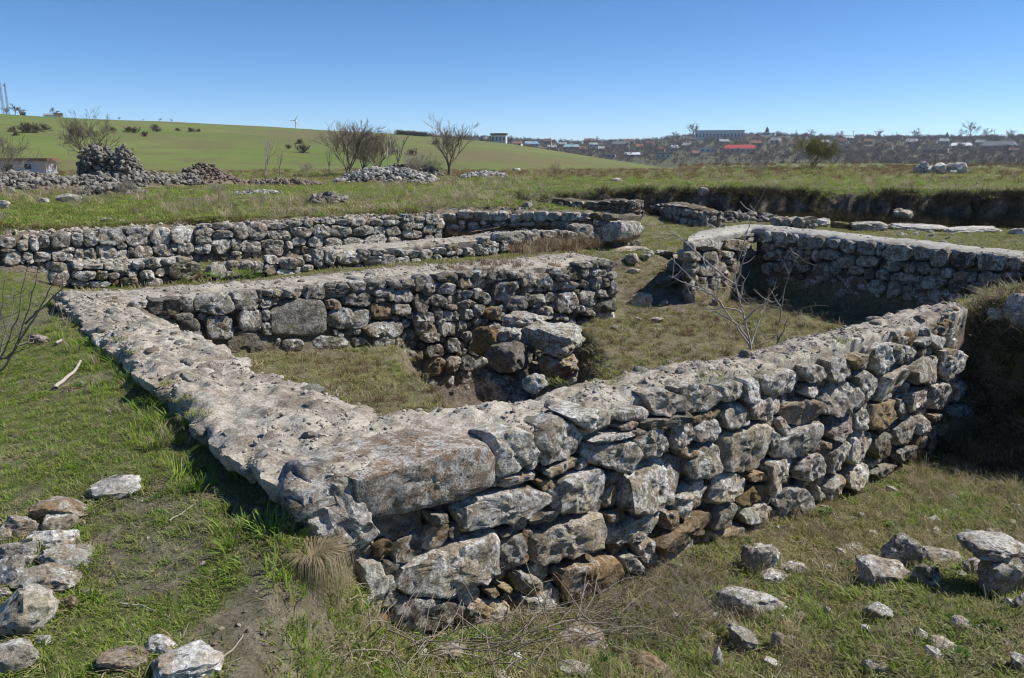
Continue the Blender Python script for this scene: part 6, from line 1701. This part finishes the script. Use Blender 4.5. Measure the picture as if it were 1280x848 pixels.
house('pale blue walled house at the lower edge of the village', 829, 199, 17, 7, 'pale', 'slate', 10, 'flat')
house('long glass sided factory on the village skyline', 899, 175, 56, 11, 'metal', 'pale', 11, 'flat', depth=.3, nw=14, name='factory', rz=0.0)
house('white roofed house among the trees at the right', 1201, 187, 20, 7, 'white', 'metal', 12)
house('low white shed below the trees at the right', 1167, 192, 26, 5, 'cream', 'metal', 13, 'flat')
house('large dark slate gabled barn at the right', 1245, 189, 30, 10, 'grey', 'slate', 14)
house('small white house by the right frame edge', 1268, 191, 10, 5, 'white', 'rustroof', 15)
house('small white house high among the right trees', 1052, 180, 9, 6, 'white', 'rustroof', 16)
house('white house on the skyline left of the mast', 1060, 176, 12, 5, 'white', 'metal', 19)
REL = ['between the tall block and the blue roof', 'just right of the blue roof', 'uphill left of the teal roof', 'just right of the teal roof', 'uphill right of the teal roof', 'downhill left of the long grey roof', 'downhill right of the long grey roof', 'uphill right of the long grey roof',
       'left of the small white gabled house', 'right of the small white gabled house', 'low on the slope left of the long white shed', 'above the red roofed hall', 'above the right end of the red hall', 'below the skyline evergreen', 'left of the olive shrub top', 'right of the olive shrub top',
       'right of the white skyline house', 'below the broad skyline tree', 'above the low white shed', 'below the small right evergreen', 'left of the dark slate barn', 'above the blue roof', 'above the teal roof', 'above the long grey roof']
q = random.Random(90)
for i, (px, py) in enumerate([(646, 184), (690, 188), (702, 184), (728, 190), (742, 184), (752, 190), (800, 188), (812, 183), (826, 190), (858, 186), (870, 196), (905, 181), (945, 183), (968, 180), (990, 184), (1030, 183), (1085, 181), (1110, 186), (1140, 182), (1180, 181), (1225, 182), (684, 181), (735, 180), (786, 180)]):
    wc_, rc_ = q.choice(['cream', 'white', 'ochre', 'white', 'cream']), q.choice(['rustroof', 'brown', 'concrete', 'rustroof', 'concrete'])
    house('small %s house, %s roof, %s' % (wc_, {'rustroof': 'rusty', 'slate': 'dark', 'concrete': 'grey'}.get(rc_, rc_), REL[i]), px, py, q.uniform(8, 13), q.uniform(5, 7.5), wc_, rc_, 100 + i, group='half hidden village houses', nw=2)

# bare wood through the village: reads as one mass
def twig_puff(seed, h=1.0):
    q = random.Random(seed); T = Tubes()
    T.tube([(0, 0, -.1), (0, 0, .2), (q.gauss(0, .03), 0, .45)], [.03, .026, .018], 5)
    for k in range(9):
        a = 6.283 * k / 9 + q.uniform(-.4, .4); el = q.uniform(.35, 1.3)
        d = Vector((math.cos(a) * math.cos(el), math.sin(a) * math.cos(el), math.sin(el)))
        grow(T, (0, 0, q.uniform(.18, .5)), d, .32 * q.uniform(.8, 1.2), .013, 2, q, .3, (4, 5), .6, .62, .0075, 3)
    return bpy.data.objects.new('bare_wood_tree', T.mesh('bare_wood_tree', M_FARTREE))
PUFF = [twig_puff(i) for i in range(5)]
def bush_puff(seed):
    q = random.Random(seed); T = Tubes()
    for k in range(26):
        a = q.uniform(0, 6.283); el = q.uniform(.1, 1.4)
        d = Vector((math.cos(a) * math.cos(el), math.sin(a) * math.cos(el), math.sin(el)))
        grow(T, (q.gauss(0, .08), q.gauss(0, .08), .02), d, .4 * q.uniform(.6, 1.1), .014, 2, q, .2, (4, 5), .6, .6, .011, 3)
    return bpy.data.objects.new('bush', T.mesh('bush', M_BUSH))
M_BUSH = mat_var('dark_bush', (.085, .07, .045), (.16, .13, .09), .9)
BUSH = [bush_puff(900 + i) for i in range(3)]
q = np.random.default_rng(95)
n = 8500
px = q.uniform(540, 1420, n); r = q.uniform(470, 1120, n)
a = np.arctan((px - CX) / FPX * CP); x = r * np.sin(a); y = r * np.cos(a)
k = q.random(n) < np.clip(.45 + 1.1 * fbm(x * .008, y * .008, 0, 3, 96) + .5 * sstep(880, 1000, r), .05, 1) * sstep(470, 560, r + 60 * (px > 880)); x, y, r, px = x[k], y[k], r[k], px[k]
s = q.uniform(3.0, 6.2, len(x)) * np.where(q.random(len(x)) < .35, .5, 1)
scatter('bare_wood', np.stack([x, y, tz(x, y) - .2], 1), np.stack([0 * x, 0 * x, q.uniform(0, 6.28, len(x))], 1), np.stack([s * 1.25, s * 1.25, s], 1), PUFF, None, label='bare grey brown trees filling the far village slope', cat='wood', kind='stuff')
# bare wood beyond the left crest
px = q.uniform(500, 640, 260); r = q.uniform(520, 700, 260); a = np.arctan((px - CX) / FPX * CP); x = r * np.sin(a); y = r * np.cos(a); s = q.uniform(5, 9, 260)
z = np.maximum(tz(x, y), CAM_Z + (HOR - np.interp(px, CREST_PX, CREST_Y)) / FPX * r - s * .6)
scatter('crest_wood', np.stack([x, y, np.minimum(z, tz(x, y) + .0)], 1), np.stack([0 * x, 0 * x, q.uniform(0, 6.28, 260)], 1), np.stack([s * 1.3, s * 1.3, s], 1), PUFF, None, label='bare trees behind the crest of the green field', cat='wood', kind='stuff')

def far_tree(label, px, r, hpx, kind, seed, group, z=None, name='skyline_tree', wide=1.2):
    x, y = far_xy(px, r); z = tz1(x, y) if z is None else z; h = hpx / FPX * r
    e = empty(name, (x, y, z - .1), label, 'tree' if 'tree' in name else 'bush', group); q = random.Random(seed)
    T = Tubes(); T.tube([(0, 0, -.3), (0, 0, h * .2), (0, 0, h * .4)], [h * .035, h * .03, h * .018], 5)
    link('trunk', T.mesh('trunk', M_BARK), e)
    if kind == 'ever':
        V = []; F = []
        for _ in range(420):
            t = q.random(); rr = h * .36 * (1 - t) ** .7 * q.uniform(.5, 1.1); a = q.uniform(0, 6.283)
            c = Vector((rr * math.cos(a), rr * math.sin(a), h * (.12 + .88 * t))); u = Vector((q.gauss(0, 1), q.gauss(0, 1), q.gauss(0, .6))).normalized() * h * .07; v = Vector((q.gauss(0, 1), q.gauss(0, 1), q.gauss(0, 1))).normalized() * h * .04
            n0 = len(V); V += [tuple(c - u), tuple(c + v), tuple(c + u), tuple(c - v)]; F.append((n0, n0 + 1, n0 + 2, n0 + 3))
        link('crown', mesh_np('crown', V, F, True, None, M_EVER), e)
    elif kind == 'bush':
        o = link('crown', BUSH[seed % 3].data, e); o.scale = (h * wide, h * wide, h * 1.7); o.rotation_euler[2] = q.uniform(0, 6)
    else:
        o = link('crown', PUFF[seed % 5].data, e); o.scale = (h * wide, h * wide, h); o.rotation_euler[2] = q.uniform(0, 6)
    return e
GT = 'trees on the village skyline'
for i, (px, hp, kd, lab) in enumerate([(866, 17, 'bare', 'tall bare tree on the skyline beside the factory'), (958, 10, 'ever', 'dark evergreen on the village skyline right of the factory'), (843, 9, 'bare', 'low bare tree on the skyline left of the factory'), (1014, 9, 'bare', 'bare tree on the skyline behind the olive shrub'),
                                       (1050, 10, 'bare', 'bare skyline tree left of the white house'), (1098, 11, 'bare', 'broad bare skyline tree in the right middle'), (1144, 12, 'bare', 'bare skyline tree above the white sheds'), (1183, 7, 'ever', 'small dark evergreen on the right skyline'),
                                       (1212, 17, 'bare', 'tallest bare tree on the right skyline'), (1232, 12, 'bare', 'bare tree just right of the tallest skyline tree'), (1262, 10, 'bare', 'bare skyline tree near the right frame edge'), (745, 9, 'bare', 'bare skyline tree above the long grey roofed house')]):
    far_tree(lab, px, 1015, hp, kd, 600 + i, GT)
# bushes on the green hill
q = random.Random(97)
ORD = 'first second third fourth fifth sixth seventh eighth ninth tenth eleventh twelfth thirteenth fourteenth fifteenth sixteenth seventeenth eighteenth nineteenth'.split()
for ib, (px, py, w_) in enumerate([(14, 162, 8), (16, 167, 6), (30, 163, 14), (40, 162, 12), (52, 160, 10), (138, 161, 6), (158, 163, 9), (166, 164, 9), (178, 168, 8), (192, 160, 9), (193, 162, 6), (220, 161, 5), (236, 162, 7), (246, 162, 5), (372, 177, 8), (358, 183, 7), (376, 188, 14), (514, 192, 11), (545, 178, 8)]):
    g = ground_hit(px, py + 3); r = math.hypot(g[0], g[1])
    far_tree(ORD[ib] + ' dark bush from the left on the green hillside' if w_ < 11 else {30: 'long low bush at the far left of the hillside', 40: 'wide low bush second at the left of the hillside', 376: 'largest dark bush low on the hillside', 514: 'dark bush on the slope between thicket and small tree'}.get(px, ORD[ib] + ' dark bush from the left on the green hillside'),
             px, r, w_ * .72, 'bush', 700 + px, 'bushes on the hill', None, 'hill_bush', 1.5)
# hedge of bushes running down from the crest
for i, px in enumerate(range(498, 532, 4)):
    py = 168 + (px - 498) * .20
    x, y = far_xy(px, 405); far_tree(ORD[i] + ' bush from the top of the hedge running down the crest', px, 405, 5.5, 'bush', 760 + i, 'hedge below the crest', None, 'hill_bush', 1.6)
# crest things at the left: trees, farm, masts
for i, (px, hp, lab) in enumerate([(8, 8, 'low bare tree at the mast foot'), (19, 12, 'bare tree right of the masts'), (26, 9, 'bare tree farther right of the masts'), (67, 10, 'bare tree beside the farm on the hill crest'), (118, 5, 'low bush on the crest above the bare tree'), (148, 4, 'low bush on the hill crest, middle'), (178, 3, 'tiny bush on the hill crest'), (199, 4, 'tiny tree on the hill crest'), (213, 4, 'tiny dark tree on the right of the hill crest')]):
    far_tree(lab, px, 436, hp, 'bare', 780 + i, 'trees on the hill crest', None, 'crest_tree')
def farm(px, w_, h_, label, wall, roof):
    x, y = far_xy(px, 438); z = tz1(x, y); s = 438 / FPX
    e = empty('farm_building', (x, y, z), label, 'building', None); e.rotation_euler[2] = -math.atan2(x, y)
    part('wall', [(-w_ * s / 2, w_ * s / 2, 0, 3, -1.5, h_ * s * .6)], PT[wall], e); part('roof', [(-w_ * s / 2 - .2, w_ * s / 2 + .2, -.2, 3.2, h_ * s * .6, h_ * s)], PT[roof], e)
farm(62, 12, 4, 'long low white farm shed on the hill crest', 'white', 'metal')
farm(73, 7, 5, 'small farm house with brown roof on the hill crest', 'cream', 'brown')
farm(28, 5, 4, 'dark low shed near the masts on the crest', 'dark', 'slate')
MAST = plain('mast_steel', (.30, .28, .28), .5, .5, .3)
def mast(px, hpx, label, r=445):
    x, y = far_xy(px, r); z = tz1(x, y); h = hpx / FPX * r; T = Tubes()
    e = empty('radio_mast', (x, y, z), label, 'mast', 'radio masts on the crest')
    w0, w1 = h * .030, h * .014
    c = lambda t, k: (((w0 * (1 - t) + w1 * t) * (1 if k in (0, 3) else -1)), ((w0 * (1 - t) + w1 * t) * (1 if k < 2 else -1)), h * t)
    for k in range(4): T.tube([c(0, k), c(1, k)], [.07, .05], 4)
    for i in range(12):
        for k in range(4): T.tube([c(i / 12, k), c((i + 1) / 12, (k + 1) % 4)], [.035, .035], 3); T.tube([c((i + 1) / 12, k), c((i + 1) / 12, (k + 1) % 4)], [.035, .035], 3)
    link('lattice', T.mesh('lattice', MAST), e)
    T = Tubes(); T.tube([(0, 0, h), (0, 0, h * 1.06)], [.08, .05], 4); link('antenna', T.mesh('antenna', MAST), e)
    part('dish', [(-.5, .5, -.5, .5, h * .93, h * .96)], PT['grey'], e)
mast(4.5, 36, 'left of two lattice masts on the hill crest'); mast(10.5, 32, 'right of two lattice masts on the hill crest')
# wind turbine beyond the crest
r = 1450; x, y = far_xy(369, r); z0 = tz1(x, y); zh = CAM_Z + (HOR - 155) / FPX * r
e = empty('wind_turbine', (x, y, z0), 'white wind turbine tiny beyond the hill crest', 'wind turbine')
T = Tubes(); T.tube([(0, 0, 0), (0, 0, zh - z0)], [1.7, 1.0], 8); link('tower', T.mesh('tower', PT['white']), e)
part('nacelle', [(-1.2, 1.2, -3.5, 2, zh - z0 - 1.2, zh - z0 + 1.2)], PT['white'], e)
for k in range(3):
    a = 2.094 * k + .5; T = Tubes(); T.tube([(0, -3.8, zh - z0), (math.sin(a) * 3, -3.8, zh - z0 + math.cos(a) * 3), (math.sin(a) * 11, -3.8, zh - z0 + math.cos(a) * 11)], [.6, .8, .25], 5); link('blade', T.mesh('blade', PT['white']), e)
# thin poles on the skyline at the right
for px, hp, lab in [(1066, 9, 'thin pole on the village skyline, left of three'), (1120, 8, 'thin pole on the village skyline, middle of three'), (1242, 10, 'thin pole on the village skyline, right of three')]:
    x, y = far_xy(px, 1005); h = hp / FPX * 1005; e = empty('utility_pole', (x, y, tz1(x, y)), lab, 'pole', 'poles on the village skyline')
    T = Tubes(); T.tube([(0, 0, -.3), (0, 0, h)], [.3, .2], 5); link('pole', T.mesh('pole', MAST), e); part('crossarm', [(-1.3, 1.3, -.1, .1, h * .9, h * .93)], MAST, e)

# ------------------------------------------------------------------ the air
hb = bpy.data.meshes.new('haze')
lo = (float(gx.min()) - 5, float(gy.min()) - 5, float(GZ.min()) - 1.0); hi = (float(gx.max()) + 5, float(gy.max()) + 5, 85.0)
T_ = ([], []); box(T_, lo[0], hi[0], lo[1], hi[1], lo[2], hi[2])
hz = link('haze', mesh_np('haze', T_[0], T_[1], False))
hz['kind'] = 'stuff'; setp(hz, 'thin pale haze over the distant hills', 'haze')
hm = bpy.data.materials.new('thin_haze'); hm.use_nodes = True
hm.node_tree.nodes.remove(hm.node_tree.nodes['Principled BSDF'])
pv = hm.node_tree.nodes.new('ShaderNodeVolumePrincipled')
pv.inputs['Color'].default_value = (.80, .88, 1.0, 1); pv.inputs['Density'].default_value = .00013; pv.inputs['Anisotropy'].default_value = .2
hm.node_tree.links.new(pv.outputs[0], hm.node_tree.nodes['Material Output'].inputs['Volume'])
hz.data.materials.append(hm)
